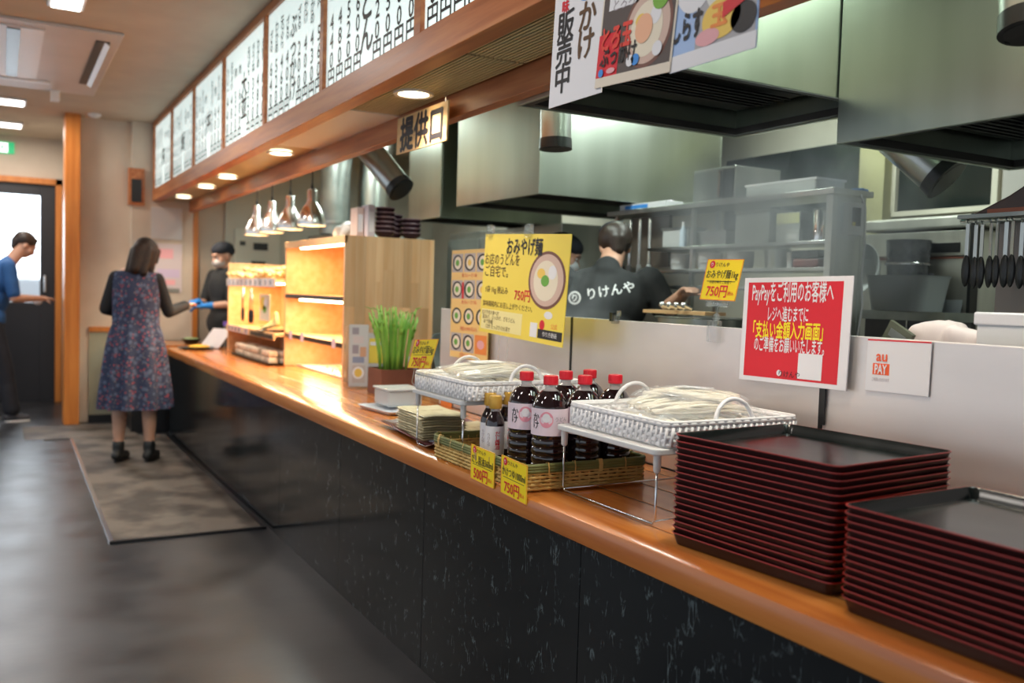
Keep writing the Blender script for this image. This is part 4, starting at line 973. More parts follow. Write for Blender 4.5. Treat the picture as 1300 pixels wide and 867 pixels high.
# ---- low display cabinet
LX, LX1, LY0, LY1, LZ = 1.66, 2.12, 6.303, 7.84, 1.492
lc = thing('display_cabinet', 'lower pine display cabinet with tempura on top and tongs hanging inside', 'cabinet', ((LX+LX1)/2, (LY0+LY1)/2, Z0))
for y in (LY1-.022,): MB().box(LX, y, Z0, LX1, y+.022, LZ-(.0 if y > 7 else .0)).build('end_panel', pine_h, lc, True)
for k in range(10): MB().box(LX1-.018, LY0+k*.1515, Z0, LX1, LY0+(k+1)*.1515-.001, LZ).build('back_board', pine, lc, True)
MB().box(LX, LY0, 1.345, LX1, LY1, 1.363).build('top_board', pine_h, lc, True); MB().box(LX, LY0, .955, LX1, LY1, .973).build('shelf_board', pine_h, lc, True)
MB().box(LX-.012, LY0, 1.30, LX, LY1, 1.362).build('label_rail', mat('rail_pale', (.70, .60, .55), .5), lc, True); MB().box(LX-.012, LY0, .93, LX, LY1, .98).build('label_rail', pine_h, lc, True)
MB().box(LX-.016, LY0+.02, .935, LX-.013, 6.98, .965).build('black_edge_strip', black_m, lc, True)
for k in range(10):
    y = LY0+.09+k*.145
    c_ = MB().box(LX-.016, y-.045, 1.305, LX-.0125, y+.045, 1.358).build('price_card', paper, lc, True)
    MB().box(LX-.0185, y-.012, 1.312, LX-.017, y+.014, 1.350).build('print', [ink, MATS['grey_ink']][k > 4], c_, True)
for k in range(6):
    y = 7.1+k*.12
    c_ = MB().box(LX-.016, y-.04, .932, LX-.0125, y+.04, .978).build('price_card', MATS['card_lilac'], lc, True); MB().box(LX-.0185, y-.012, .94, LX-.017, y+.012, .97).build('print', [ink, yellow_p][k == 1], c_, True)
for (a, b) in ((6.42, 7.0), (7.15, 7.72)): MB().box(LX+.06, a, 1.318, LX+.10, b, 1.330).build('lamp_strip', bed_light, lc, True); light('cabinet_lamp', 'AREA', (LX+.10, (a+b)/2, 1.31), 4.0, HOT, shape='RECTANGLE', size=.05, size_y=.5)
light('cabinet_lamp', 'AREA', (LX+.2, 7.05, 1.60), 3.0, HOT, shape='RECTANGLE', size=.1, size_y=1.1)
# tempura pieces on top
first = None
def tempura(label, loc, seed, grp, s_=1.0):
    rnd = random.Random(seed); t = thing('tempura_piece', label, 'tempura', loc, rnd.uniform(0, 6), grp)
    mb = MB()
    for k in range(9): mb.ell((rnd.gauss(0, .022), rnd.gauss(0, .035), rnd.uniform(.008, .03)), rnd.uniform(.012, .022), None, 7, 5)
    mb.build('batter', crumb, t, smooth='all'); return t
tp = [tempura('golden tempura piece heaped on top of the low cabinet', (1.74, 6.5, 1.364), 1, 'tempura heap on the low cabinet')]
for k in range(44): dup(tp[0], (random.uniform(1.66, 1.86), 6.42+.030*k*.98, 1.364+random.uniform(0, .055)*(1 if k < 30 else .5)), random.uniform(0, 6))
# tongs
tg = thing('tongs', 'hanging steel tongs with black tips, left one in the low cabinet', 'tongs', (1.68, 7.38, 1.03), 0, 'tongs hanging in the low cabinet')
for sx in (-1, 1):
    MB().tube([(0, 0, .27), (0, sx*.014, .20), (0, sx*.018, .10)], [.005, .007, .007], 8).build('arm', chrome, tg, smooth='all')
    mb = MB(); mb.ell((0, sx*.016, .05), (.010, .020, .058)); mb.build('tip', black_m, tg, smooth='all')
dup(tg, (1.68, 7.10, 1.02), .3, 'hanging steel tongs with black tips, right one in the low cabinet')
s = Sheet('picture_card', 'yellow and white tempura picture card inside the low cabinet', 'card', (1.70, 6.92, 1.245), (1.70, 6.62, 1.245), (1.70, 6.92, 1.05), .003, mat('card_pale', (.80, .72, .55), .5), part='sheet')
s.disc(.1, .07, .09, .05, yellow_p); s.disc(.15, .11, .05, .03, MATS['green_print_42']); s.disc(.18, .06, .05, .03, paper, lay=4)
t = thing('tempura_platter', 'platter of long yellow tempura on the middle shelf of the low cabinet', 'platter', (1.72, 6.66, .974)); MB().lathe([(0, 0), (.09, 0), (.12, .012), (.115, .014), (.0, .004)], n=24).build('dish', black_m, t, smooth=True)
for k in range(7): MB().cap((-.03+.01*k, .13-.01*k, .02+.006*k), (.02, -.13+.01*k, .06+.012*k), .012, .016, 8).build('tempura_stick', noisy('tempura_yellow', (.80, .62, .22), (.92, .78, .40), (1, 1, 1), 30, (.5, .6)), t, smooth='all')
# tray with wrapped rice rolls under the low cabinet
t = thing('roll_tray', 'dark tray of small wrapped rolls under the low cabinet', 'tray', (1.70, 6.85, Z0)); mb = MB(); loft(mb, [R(.20, 1.10, 0, .02), R(.22, 1.13, .014, .02), R(.21, 1.12, .014, .02), R(.19, 1.09, .004, .02)]); mb.build('dish', black_m, t, smooth=True)
roll = noisy('wrapped_roll', (.48, .38, .26), (.72, .64, .52), (1, 1, 1), 25, (.3, .5), perobj=.15); first = None
for r_ in range(2):
    for k in range(14):
        for z in range(2):
            if random.random() < .12 and z: continue
            loc = (1.655+r_*.085, 6.36+k*.075, Z0+.006+z*.046)
            if first is None:
                first = thing('rice_roll', 'small wrapped rice roll in the tray under the low cabinet', 'rice roll', loc, 0, 'wrapped rolls under the low cabinet')
                MB().box(-.034, -.03, 0, .034, .03, .044).build('wrap', roll, first, bevel=.012, seg=3, smooth='all')
            else: dup(first, loc, random.uniform(-.15, .15))

# ---- pendant heat lamps
ph = noisy('lamp_aluminium', (.66, .66, .66), (.80, .80, .80), (1, 1, 1), 5, (.22, .3), 1)
def pendant(label, y):
    t = thing('heat_lamp', label, 'pendant lamp', (1.75, y, 1.705), 0, 'aluminium heat lamps over the cabinet')
    MB().lathe([(.092, 0), (.094, .012), (.088, .045), (.074, .085), (.050, .125), (.034, .15), (.030, .16), (.030, .225), (.026, .232), (.0, .236)], n=32).build('shade', ph, t, smooth=True)
    MB().lathe([(.090, .002), (.070, .08), (.03, .14), (0, .142)], n=32).build('inner_shade', mat('shade_inner', (.9, .7, .45), .4, emit=1.2, ecol=(1, .75, .4)), t, smooth=True)
    MB().ell((0, 0, .055), (.038, .038, .048)).build('bulb', mat('bulb', (1, .8, .5), .4, emit=14, ecol=(1, .78, .45)), t, smooth='all')
    MB().tube([(0, 0, .23), (0, 0, 1.014)], .005, 6).build('cord', black_m, t); MB().cap((0, 0, .235), (0, 0, .27), .011, .006, 10).build('cord_grip', black_m, t, smooth='all')
    light('heat_lamp_light', 'SPOT', (1.75, y, 1.71), 11, HOT, spot_size=2.2, spot_blend=.6, shadow_soft_size=.05); return t
for y, lb in ((5.80, 'nearest of the four aluminium heat lamps'), (6.31, 'second nearest aluminium heat lamp'), (6.80, 'third aluminium heat lamp from the near end'), (7.26, 'farthest of the four aluminium heat lamps')): pendant(lb, y)
# plate and stand near the far end of the counter
t = thing('oval_plate', 'dark oval plate with yellow food at the far end of the counter', 'plate', (1.44, 8.0, .7575)); MB().lathe([(0, 0), (.10, 0), (.15, .016), (.145, .018), (.0, .005)], n=28).build('dish', black_m, t, smooth=True); MB().ell((.02, 0, .02), (.09, .07, .018)).build('food', mat('omelette', (.85, .50, .05), .5), t, smooth='all')
t = thing('black_bowl', 'black bowl with greens on the register counter by the gloved hand', 'bowl', (1.50, 8.6, .766)); MB().lathe([(0, 0), (.05, 0), (.09, .045), (.085, .045), (.0, .01)], n=24).build('body', black_m, t, smooth=True); MB().ell((0, 0, .04), (.075, .075, .018)).build('greens', mat('salad', (.30, .38, .18), .6), t, smooth='all')
s = Sheet('table_sign', 'white slanted tent card at the far end of the low cabinet', 'sign', (1.60, 8.12, .93), (1.72, 7.92, .93), (1.50, 8.20, .762), .004, paper, part='card'); 
t = thing('purple_lid_jar', 'clear jar with purple lid beside the white tent card', 'jar', (1.70, 8.02, .7575)); MB().lathe([(0, 0), (.035, 0), (.035, .20), (.0, .205)], n=18).build('body', clear, t, smooth=True); MB().lathe([(.037, .20), (.037, .235), (0, .236)], n=18).build('lid', mat('purple_lid', (.20, .12, .60), .4), t, smooth=True)

# ================================================================== KITCHEN
def hood(label, x0, x1, y0, y1, z, top=2.72, lights=True):
    t = thing('range_hood', label, 'hood', ((x0+x1)/2, (y0+y1)/2, z), 0, 'stainless kitchen hoods')
    for nm, b in (('side_panel', (x0, y0, z, x0+.012, y1, top)), ('side_panel', (x1-.012, y0, z, x1, y1, top)), ('end_panel', (x0+.012, y0, z, x1-.012, y0+.012, top)), ('end_panel', (x0+.012, y1-.012, z, x1-.012, y1, top))):
        MB().box(*b).build(nm, steel_h, t, True, bevel=.002)
    mb = MB(); g = .045
    mb.box(x0+.012, y0+.012, z+.004, x0+g, y1-.012, z+.03); mb.box(x1-g, y0+.012, z+.004, x1-.012, y1-.012, z+.03); mb.box(x0+g, y0+.012, z+.004, x1-g, y0+g, z+.03); mb.box(x0+g, y1-g, z+.004, x1-g, y1-.012, z+.03)
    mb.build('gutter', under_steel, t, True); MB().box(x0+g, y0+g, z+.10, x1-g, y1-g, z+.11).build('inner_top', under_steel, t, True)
    n = int((y1-y0-2*g)/.25) or 1
    for k in range(n):
        a = y0+g+.02+k*.25; mb = MB()
        for q in range(6): mb.cbox(((x0+x1)/2, a+.02+q*.034, z+.07), ((x1-x0)*.72, .026, .003), rx(28))
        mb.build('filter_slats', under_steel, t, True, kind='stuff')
    MB().cap((x1-.10, y0+.06, z-.0), (x1-.10, y0+.06, z+.012), .012, .012, 10).build('drain_knob', white_m, t, True, smooth='all')
    return t
hood('largest stainless hood above the boiler, nearest the hanging posters', 1.60, 2.64, 2.10, 2.86, 1.97)
hood('stainless hood at the right edge of the photo running along the aisle', 2.368, 3.3, -.6, 2.095, 1.82)
hood('stainless hood above the cook with the dark brown underside', 2.40, 3.62, 4.03, 5.0, 1.82)
hood('smaller stainless hood beyond, left of the one above the cook', 2.54, 3.5, 5.54, 6.08, 1.80)
# spot cooling nozzles
def nozzle(label, p0, p1, r):
    t = thing('air_nozzle', label, 'air duct', p1, 0, 'spot cooling nozzles'); p0, p1 = Vector(p0), Vector(p1); d = (p1-p0).normalized()
    MB().tube([p0, p1], r, 28, caps=False).build('duct', steel, t, True, smooth=True)
    MB().tube([Vector((p0.x, p0.y, 2.715)), p0+Vector((0, 0, .1)), p0+d*.02], r*.98, 28, caps=False).build('duct_riser', steel, t, True, smooth=True)
    mb = MB(); mb.tube([p1-d*.012, p1+d*.03, p1+d*.032, p1+d*.005], [r*1.05, r*1.08, r*.85, r*.8], 28, caps=False); mb.build('black_rim', black_m, t, True, smooth=True)
    MB().tube([p1-d*.03, p1-d*.028], r*.98, 20).build('damper', black_m, t, True); return t
nozzle('slanted spot cooling nozzle with black rim behind the 提供口 sign', (1.86, 5.14, 2.16), (1.99, 4.92, 1.90), .076)
nozzle('upright spot cooling nozzle with black rim under the largest hood edge', (2.0, 3.245, 2.15), (2.0, 3.235, 1.935), .064)
nozzle('slanted grey nozzle in front of the dark kitchen window', (3.02, 2.38, 1.96), (3.08, 2.22, 1.80), .085)
nozzle('black rimmed nozzle at the top right corner of the photo', (1.96, 1.235, 2.14), (1.93, 1.20, 1.925), .058)
# far ducts
for (x, y, r, lb, m) in [(2.46, 7.5, .125, 'dark round vertical duct left of the two above the cabinet', dark_steel), (2.80, 7.5, .13, 'paler round vertical duct right of the two above the cabinet', steel)]:
    t = thing('duct', lb, 'duct', (x, y, 1.76)); mb = MB(); mb.tube([(x, y, 1.762), (x, y, 2.2), (x+.02, y, 2.45), (x+.10, y, 2.70)], r, 24); mb.build('pipe', m, t, True, smooth=True)
    MB().lathe([(r+.012, 0), (r+.012, .02), (r, .02)], (x, y, 1.85), 24).build('band', steel, t, True, smooth=True)
def cabinet(label, x0, y0, x1, y1, z1, doors=2, face='x', m=None, z0=.0, cat='cabinet', nm='steel_cabinet'):
    t = thing(nm, label, cat, ((x0+x1)/2, (y0+y1)/2, z0)); m = m or steel
    MB().box(x0, y0, z0, x1, y1, z1).build('body', m, t, True, bevel=.004)
    for k in range(doors):
        if face == 'x':
            a = y0+(y1-y0)*k/doors+.01; b = y0+(y1-y0)*(k+1)/doors-.01; d = MB().box(x0-.018, a, z0+.10, x0-.001, b, z1-.06).build('door', m, t, True, bevel=.003)
            MB().box(x0-.034, b-.04, (z0+z1)/2-.08, x0-.018, b-.02, (z0+z1)/2+.08).build('handle', black_m, d, True)
        else:
            a = x0+(x1-x0)*k/doors+.01; b = x0+(x1-x0)*(k+1)/doors-.01; d = MB().box(a, y0-.018, z0+.10, b, y0-.001, z1-.06).build('door', m, t, True, bevel=.003)
            MB().box(b-.04, y0-.034, (z0+z1)/2-.08, b-.02, y0-.018, (z0+z1)/2+.08).build('handle', black_m, d, True)
    return t
cabinet('tall dark steel refrigerator behind the heat lamps', 2.38, 7.30, 3.2, 8.0, 1.76, 2, 'y', dark_steel, cat='refrigerator', nm='refrigerator')
cabinet('tall steel refrigerator against the kitchen wall right of the pine cabinet', 3.35, 5.3, 4.05, 7.1, 1.80, 3, 'x', steel, cat='refrigerator', nm='refrigerator')
cabinet('dark steel bench behind the pine cabinet', 2.75, 4.95, 3.3, 6.9, .86, 3, 'x', dark_steel)
# cream unit with control panels at the far wall
t = thing('control_panel', 'cream wall panel with two small black displays by the server', 'control panel', (2.20, 9.12, 1.50)); MB().box(1.98, 9.08, 1.42, 2.42, 9.115, 1.86).build('board', cream, t, True, bevel=.004)
for (a, b, c, d) in ((2.03, 1.70, 2.08, 1.74), (2.16, 1.66, 2.30, 1.73), (2.14, 1.50, 2.28, 1.55)): MB().box(a, 9.07, b, c, 9.08, d).build('display', black_m, t, True)
# noodle boiler
bo = thing('noodle_boiler', 'stainless noodle boiler behind the screen under the largest hood', 'boiler', (2.30, 2.45, 0)); MB().box(1.98, 1.95, 0, 2.50, 3.0, .83).build('body', steel, bo, True, bevel=.01)
MB().box(1.98, 1.95, .83, 2.02, 3.0, .90).build('rim', steel, bo, True); MB().box(2.46, 1.95, .83, 2.50, 3.0, .90).build('rim', steel, bo, True); MB().box(2.02, 1.99, .835, 2.46, 2.96, .86).build('water', mat('boil_water', (.6, .62, .6), .05), bo, True)
# worktop below the rack with the pot and board
cabinet('long steel work bench under the kitchen shelf rack', 2.98, 1.35, 3.35, 4.6, .86, 5, 'x', steel)
t = thing('ladle_board', 'wooden board laid over the pots in front of the cook, ladle handles on it', 'board', (2.78, 3.2, 1.225)); MB().prism([(2.58, 3.36), (2.62, 2.98), (2.72, 2.96), (2.68, 3.36)], 1.235, 1.25).build('plank', pine_h, t, True)
for k in range(4): MB().cap((2.64, 3.10+.05*k, 1.262), (2.60, 3.10+.05*k, 1.275), .009, .013, 8).build('tool_handle', chrome, t, True, smooth='all')
t = thing('stock_pot', 'large steel stock pot under the wooden board by the cook', 'pot', (2.74, 3.14, .862)); mb = MB(); mb.lathe([(0, 0), (.20, 0), (.205, .355), (.212, .36), (.20, .362), (.195, .02)], n=32); mb.build('body', steel, t, smooth=True)
mb = MB()
for s_ in (-1, 1): mb.tube([(s_*.205, -.05, .28), (s_*.245, -.04, .28), (s_*.245, .04, .28), (s_*.205, .05, .28)], .007, 8)
mb.build('handles', chrome, t, smooth='all'); tb = cabinet('low steel stove carrying the stock pot', 2.52, 2.86, 2.93, 3.42, .86, 1, 'x', dark_steel)
# ---- shelf rack
rk = thing('shelf_rack', 'stainless kitchen shelf rack loaded with pans and trays', 'rack', (3.12, 3.2, .86))
RX0, RX1, RY0, RY1 = 2.98, 3.16, 2.64, 4.2
MB().box(RX0, RY0-.012, .865, RX1, RY0, 1.745).build('side_panel', steel, rk, True, bevel=.002)
MB().box(RX0-.014, RY0-.014, .865, RX0+.012, RY0+.02, 1.748).build('post', mat('pale_post', (.66, .66, .64), .35, .4), rk, True); MB().box(RX1-.02, RY0-.014, .865, RX1+.004, RY0+.01, 1.748).build('post', steel, rk, True)
MB().box(RX0-.03, RY0-.03, 1.75, RX1+.03, RY1, 1.775).build('top_shelf', steel, rk, True, bevel=.002)
for z in (1.452, 1.565, 1.37): MB().box(RX0-.01, RY0, z-.016, RX1, RY1-.35, z).build('shelf', steel, rk, True, bevel=.002)
for y in (3.5, RY1-.06):
    for x in (RX0, RX1-.02): MB().box(x, y, .865, x+.02, y+.02, 1.75).build('post', steel, rk, True)
def rack_item(nm, label, cat, mb, m, loc, **k):
    t = thing(nm, label, cat, loc); mb.build('body', m, t, **k); return t
grey_p = mat('grey_plastic', (.42, .44, .43), .35)
t = thing('microwave', 'steel microwave oven on top of the shelf rack', 'microwave', (3.14, 3.40, 1.776)); MB().box(-.13, -.15, 0, .16, .15, .165).build('body', steel, t, bevel=.005); MB().box(-.137, -.04, .015, -.129, .14, .15).build('door', dark_steel, t); MB().box(-.145, -.06, .02, -.131, -.045, .145).build('handle', chrome, t); MB().box(-.137, -.14, .015, -.129, -.07, .15).build('keypad', black_m, t)
t = thing('flat_bin', 'wide pale plastic bin on the rack top right of the microwave', 'bin', (3.10, 2.98, 1.776)); MB().box(-.09, -.22, 0, .09, .20, .06).build('body', mat('pale_grey_plastic', (.60, .62, .60), .4), t, bevel=.01)
MB().box(-.092, -.224, .052, .092, .204, .062).build('rim', white_m, t)
t = thing('flat_carton', 'pale boxes and papers lying on the left end of the rack top', 'box', (3.06, 3.95, 1.776)); MB().box(-.06, -.2, 0, .06, .2, .035).build('body', white_m, t, bevel=.002); MB().cbox((-.061, .05, .018), (.002, .2, .02)).build('printed_strip', blue_ink, t); MB().cbox((0, 0, .04), (.02, .36, .006)).build('lilac_strip', MATS['card_lilac'], t)
def pan(label, loc, r, h, m, grp=None, cat='pan', nm='pan'):
    t = thing(nm, label, cat, loc, 0, grp); MB().lathe([(0, 0), (r*.9, 0), (r, h), (r*1.06, h+.003), (r*.96, h), (r*.86, .006), (0, .006)], n=24).build('body', m, t, smooth=True); return t
pan('round steel pot on the middle shelf of the rack, in the steam', (3.07, 3.02, 1.453), .06, .085, steel, cat='pot', nm='pot')
t = thing('red_container', 'dark container with red food on the middle shelf by the rack post', 'container', (3.07, 2.80, 1.453)); MB().box(-.06, -.07, 0, .06, .075, .04).build('body', mat('dull_red', (.20, .05, .045), .4), t, bevel=.01); MB().box(-.064, -.074, .04, .064, .079, .075).build('lid', black_m, t, bevel=.006)
t = thing('cup', 'white cup between the pot and the red container on the rack', 'cup', (3.05, 2.915, 1.453)); MB().lathe([(0, 0), (.02, 0), (.024, .07), (.02, .07), (.0, .01)], n=16).build('body', white_m, t, smooth=True)
t = thing('cup', 'white cup right of the red container on the rack', 'cup', (3.04, 2.70, 1.453)); MB().lathe([(0, 0), (.017, 0), (.02, .045), (.017, .045), (.0, .01)], n=16).build('body', white_m, t, smooth=True)
t = thing('steel_canister', 'shiny steel canister with hanging spoon on the upper rack shelf by the post', 'canister', (3.06, 2.76, 1.566)); MB().lathe([(0, 0), (.045, 0), (.045, .13), (.04, .14), (0, .142)], n=24).build('body', chrome, t, smooth=True); MB().tube([(-.048, -.02, .13), (-.05, -.02, .03)], .004, 6).build('spoon', chrome, t)
t = thing('carton', 'small box with yellow top label on the upper rack shelf', 'box', (3.05, 2.90, 1.566)); MB().box(-.05, -.07, 0, .05, .07, .13).build('body', grey_p, t, bevel=.004); MB().box(-.052, -.066, .08, -.049, .066, .125).build('label_strip', mat('pale_yellow_strip', (.78, .78, .42), .5), t)
t = thing('carton', 'small grey box in front of the yellow labelled one on the rack', 'box', (3.0, 2.86, 1.5665)); MB().box(-.014, -.04, 0, .01, .04, .05).build('body', mat('light_grey', (.55, .57, .56), .4), t, bevel=.002); MB().box(-.0145, -.03, .01, -.0142, .03, .03).build('printed_strip', white_m, t)
t = thing('grey_box', 'large grey box on the upper rack shelf dimmed by steam', 'box', (3.07, 3.12, 1.566)); MB().box(-.07, -.11, 0, .07, .11, .15).build('body', grey_p, t, bevel=.006); MB().box(-.075, -.115, .14, .075, .115, .155).build('lid', MATS['light_grey'], t, bevel=.004)
for k, (y, w_, h_, lb) in enumerate([(3.42, .12, .07, 'stack of steel trays on the upper rack shelf, left of the grey box'), (3.68, .10, .10, 'steel container at the left end of the upper rack shelf')]):
    t = thing('steel_container', lb, 'container', (3.07, y, 1.566)); MB().box(-.06, -w_, 0, .06, w_, h_).build('body', [steel, MATS['frosted_lid']][k], t, bevel=.008); MB().box(-.065, -w_-.005, h_-.01, .065, w_+.005, h_+.002).build('lid', steel, t)
for k, (y, r) in enumerate([(3.25, .065), (3.46, .06), (3.68, .055)]):
    g_ = 'bowl stacks on the middle rack shelf'; 
    for q in range(4): pan('pale bowl, number %d up in the %s stack on the middle rack shelf' % (q+1, ['right', 'middle', 'left'][k]) if 0 else '%s pale bowl of the %s bowl stack on the middle rack shelf' % (['lowest', 'second', 'third', 'topmost'][q], ['right', 'middle', 'left'][k]), (3.06, y, 1.453+q*.016), r, .03, white_m, g_, 'bowl', 'bowl')
# clear bottles and hanging steel tubes by the cook
for k in range(4): 
    y = 3.86+.085*k; t = thing('hanging_tube', 'bright steel tube hanging under the rack top beside the cook, %s from the right' % ordinal(k).replace('topmost', 'first'), 'steel tube', (2.99, y, 1.47), 0, 'steel tubes hanging beside the cook')
    MB().cap((0, 0, .0), (0, 0, .25), .009, .009, 10).build('tube', mat('bright_steel', (.85, .85, .85), .25, .7), t, smooth='all'); MB().cap((0, 0, -.09), (0, 0, 0), .016, .014, 10).build('sleeve', mat('pale_sleeve', (.60, .62, .62), .3), t, smooth='all')
MB().box(3.07, 3.80, 1.47, 3.09, 4.13, 1.745).build('back_panel', noisy('panel_brown', (.12, .09, .07), (.18, .15, .12), (1, 1, 1), 5, (.4, .5)), rk, True)
t = thing('blue_bottle', 'pale blue bottle standing on the middle rack shelf', 'bottle', (3.0, 3.60, 1.566)); MB().lathe([(0, 0), (.018, 0), (.018, .08), (.008, .10), (.008, .115), (0, .116)], n=14).build('body', mat('pale_blue', (.62, .72, .82), .3), t, smooth=True); MB().lathe([(.009, .105), (.009, .125), (0, .126)], n=12).build('cap', white_m, t, smooth=True)
# control box on the rack side
t = thing('timer_box', 'white wall timer with dark screen fixed to the rack side', 'timer', (3.075, 2.61, 1.58)); MB().box(3.028, 2.598, 1.585, 3.125, 2.626, 1.72).build('case', white_m, t, True, bevel=.004); MB().box(3.05, 2.5955, 1.625, 3.10, 2.598, 1.70).build('screen', black_m, t, True); MB().box(3.05, 2.5945, 1.625, 3.068, 2.5955, 1.64).build('yellow_mark', yellow, t, True)
t = thing('power_cord', 'white cord hanging down the rack side', 'cord', (3.14, 2.59, 1.0)); MB().tube([(3.11, 2.61, 1.76), (3.125, 2.595, 1.70), (3.13, 2.595, 1.55), (3.12, 2.595, 1.42), (3.135, 2.595, 1.30), (3.11, 2.595, 1.15), (3.115, 2.595, 1.05)], .004, 6).build('cable', white_m, t, True, smooth='all'); MB().cbox((3.115, 2.6, 1.04), (.02, .016, .03)).build('plug', white_m, t, True)
t = thing('blue_cloth', 'blue cloth scrap on the rack top corner', 'cloth', (3.16, 2.64, 1.777)); MB().cbox((3.15, 2.65, 1.783), (.07, .05, .008), rz_(20)).build('cloth', blue_ink, t, True, bevel=.002)
# ---- window, column and oven at the right
struct('window_1', MB().box(4.085, 2.66, 1.79, 4.099, 3.19, 2.2), mat('dark_window', (.015, .02, .018), .12), 'dark kitchen window at the right')
w1 = bpy.data.objects['window_1']
for b in ((4.06, 2.63, 1.765, 4.1, 3.21, 1.79), (4.06, 2.63, 2.2, 4.1, 3.21, 2.23), (4.06, 2.63, 1.79, 4.1, 2.66, 2.2), (4.06, 3.19, 1.79, 4.1, 3.215, 2.2)): MB().box(*b).build('window_frame', cream, w1, True)
struct('window_2', MB().box(4.085, 3.40, 1.72, 4.099, 4.5, 2.2), MATS['dark_window'], 'dark kitchen window behind the steam')
struct('trim_7', MB().box(4.0, 3.215, 0, 4.099, 3.375, 2.72), noisy('olive_column', (.33, .31, .16), (.40, .38, .21), (1, 1, 1), 3, (.6, .7)), 'olive column between the two dark windows')
struct('trim_8', MB().box(4.05, -.5, 1.80, 4.099, 2.60, 2.72), mat('grey_wall_panel', (.45, .42, .38), .5), 'pale grey wall panel right of the window')
ov = thing('steam_oven', 'large pale steel oven with black digital display', 'oven', (3.80, 2.6, 0)); OX = 3.6; ovm = noisy('oven_steel', (.50, .49, .43), (.58, .57, .50), (1, 1, .1), 20, (.35, .45), .55)
MB().box(OX+.03, 2.41, 0, 4.0, 3.15, 1.64).build('body', ovm, ov, True, bevel=.01); MB().box(OX-.02, 2.36, 1.645, 4.02, 2.98, 1.70).build('top_hood', ovm, ov, True, bevel=.01)
MB().box(OX, 2.42, 1.525, OX+.028, 3.12, 1.638).build('control_strip', ovm, ov, True, bevel=.006); MB().box(OX, 2.42, .35, OX+.028, 3.12, 1.515).build('door', ovm, ov, True, bevel=.006)
MB().box(OX-.004, 2.485, 1.540, OX, 2.625, 1.582).build('display', black_m, ov, True); MB().box(OX-.003, 2.42, 1.514, OX+.01, 3.12, 1.520).build('red_line', mat('brown_line', (.25, .08, .05), .4), ov, True)
MB().box(OX-.04, 2.40, .35, OX+.01, 2.415, 1.7).build('dark_edge', black_m, ov, True)
MB().box(OX-.024, 2.40, 1.665, OX-.02, 2.47, 1.69).build('teal_label', mat('teal_label', (.25, .50, .45), .5), ov, True)
for (yy0, yy1, z0, z1, m, lb, mk) in [(2.66, 2.60, 1.26, 1.45, paper, 'white note clipped to the oven door, yellow tag on it', 1), (2.585, 2.455, 1.24, 1.335, mat('blueish_paper', (.66, .72, .72), .5), 'pale sheet hanging on the oven door', 0)]:
    s = Sheet('note', lb, 'note', (OX-.006, yy0, z1), (OX-.006, yy1, z1-.0), (OX-.006, yy0+.012, z0), .0015, m)
    if mk: s.rect(.008, .06, .03, .09, blue_ink); s.rect(.035, .06, .055, .09, blue_ink); s.rect(.012, .10, .05, .14, yellow, lay=2)
t = thing('magnet', 'small black round magnet on the oven door', 'magnet', (OX-.008, 2.57, 1.40)); MB().tube([(OX-.001, 2.57, 1.41), (OX-.012, 2.57, 1.41)], .013, 14).build('body', black_m, t, True)
# grey tub and dark pots in front of the oven
t = thing('grey_tub', 'large grey plastic tub with rounded corners left of the oven', 'tub', (3.42, 2.60, 1.28)); mb = MB(); loft(mb, [[(a, b, z) for a, b in rrect(.22*k_, .30*k_, .05)] for z, k_ in ((0, .86), (.14, 1), (.152, 1.04), (.152, .98), (.01, .84))]); mb.build('body', mat('grey_tub', (.38, .41, .41), .4), t, smooth=True)
t = thing('metal_stand', 'dark metal stand under the grey tub', 'stand', (3.42, 2.55, 0)); mb = MB(); mb.box(3.37, 2.38, .03, 3.55, 2.77, 1.24); mb.build('frame', noisy('stand_dark', (.06, .06, .065), (.10, .10, .11), (1, 1, 1), 4, (.4, .5)), t, True); MB().box(3.36, 2.37, 1.24, 3.555, 2.78, 1.279).build('top', dark_steel, t, True); MB().box(3.365, 2.55, .1, 3.371, 2.556, 1.24).build('door_gap', steel, t, True)
t = thing('mixing_bowl', 'large pale metal bowl hung on edge behind the rack', 'bowl', (3.47, 2.86, 1.45)); MB().lathe([(0, 0), (.06, .004), (.10, .03), (.125, .07), (.12, .07), (.06, .012), (0, .008)], n=28, R=ry(-78)@Matrix.Identity(3)).build('body', MATS['light_grey'], t, smooth=True)
t = thing('dark_pan', 'dark wet looking pan stack between the tub and the oven door', 'pan', (3.52, 2.68, 1.433)); MB().lathe([(0, 0), (.085, 0), (.095, .16), (.088, .16), (.08, .01), (0, .01)], n=24).build('body', noisy('black_wet', (.02, .02, .02), (.12, .12, .12), (1, 1, 1), 30, (.1, .2)), t, smooth=True); MB().lathe([(.097, .05), (.098, .055), (.096, .06)], n=24).build('band', chrome, t, smooth=True)
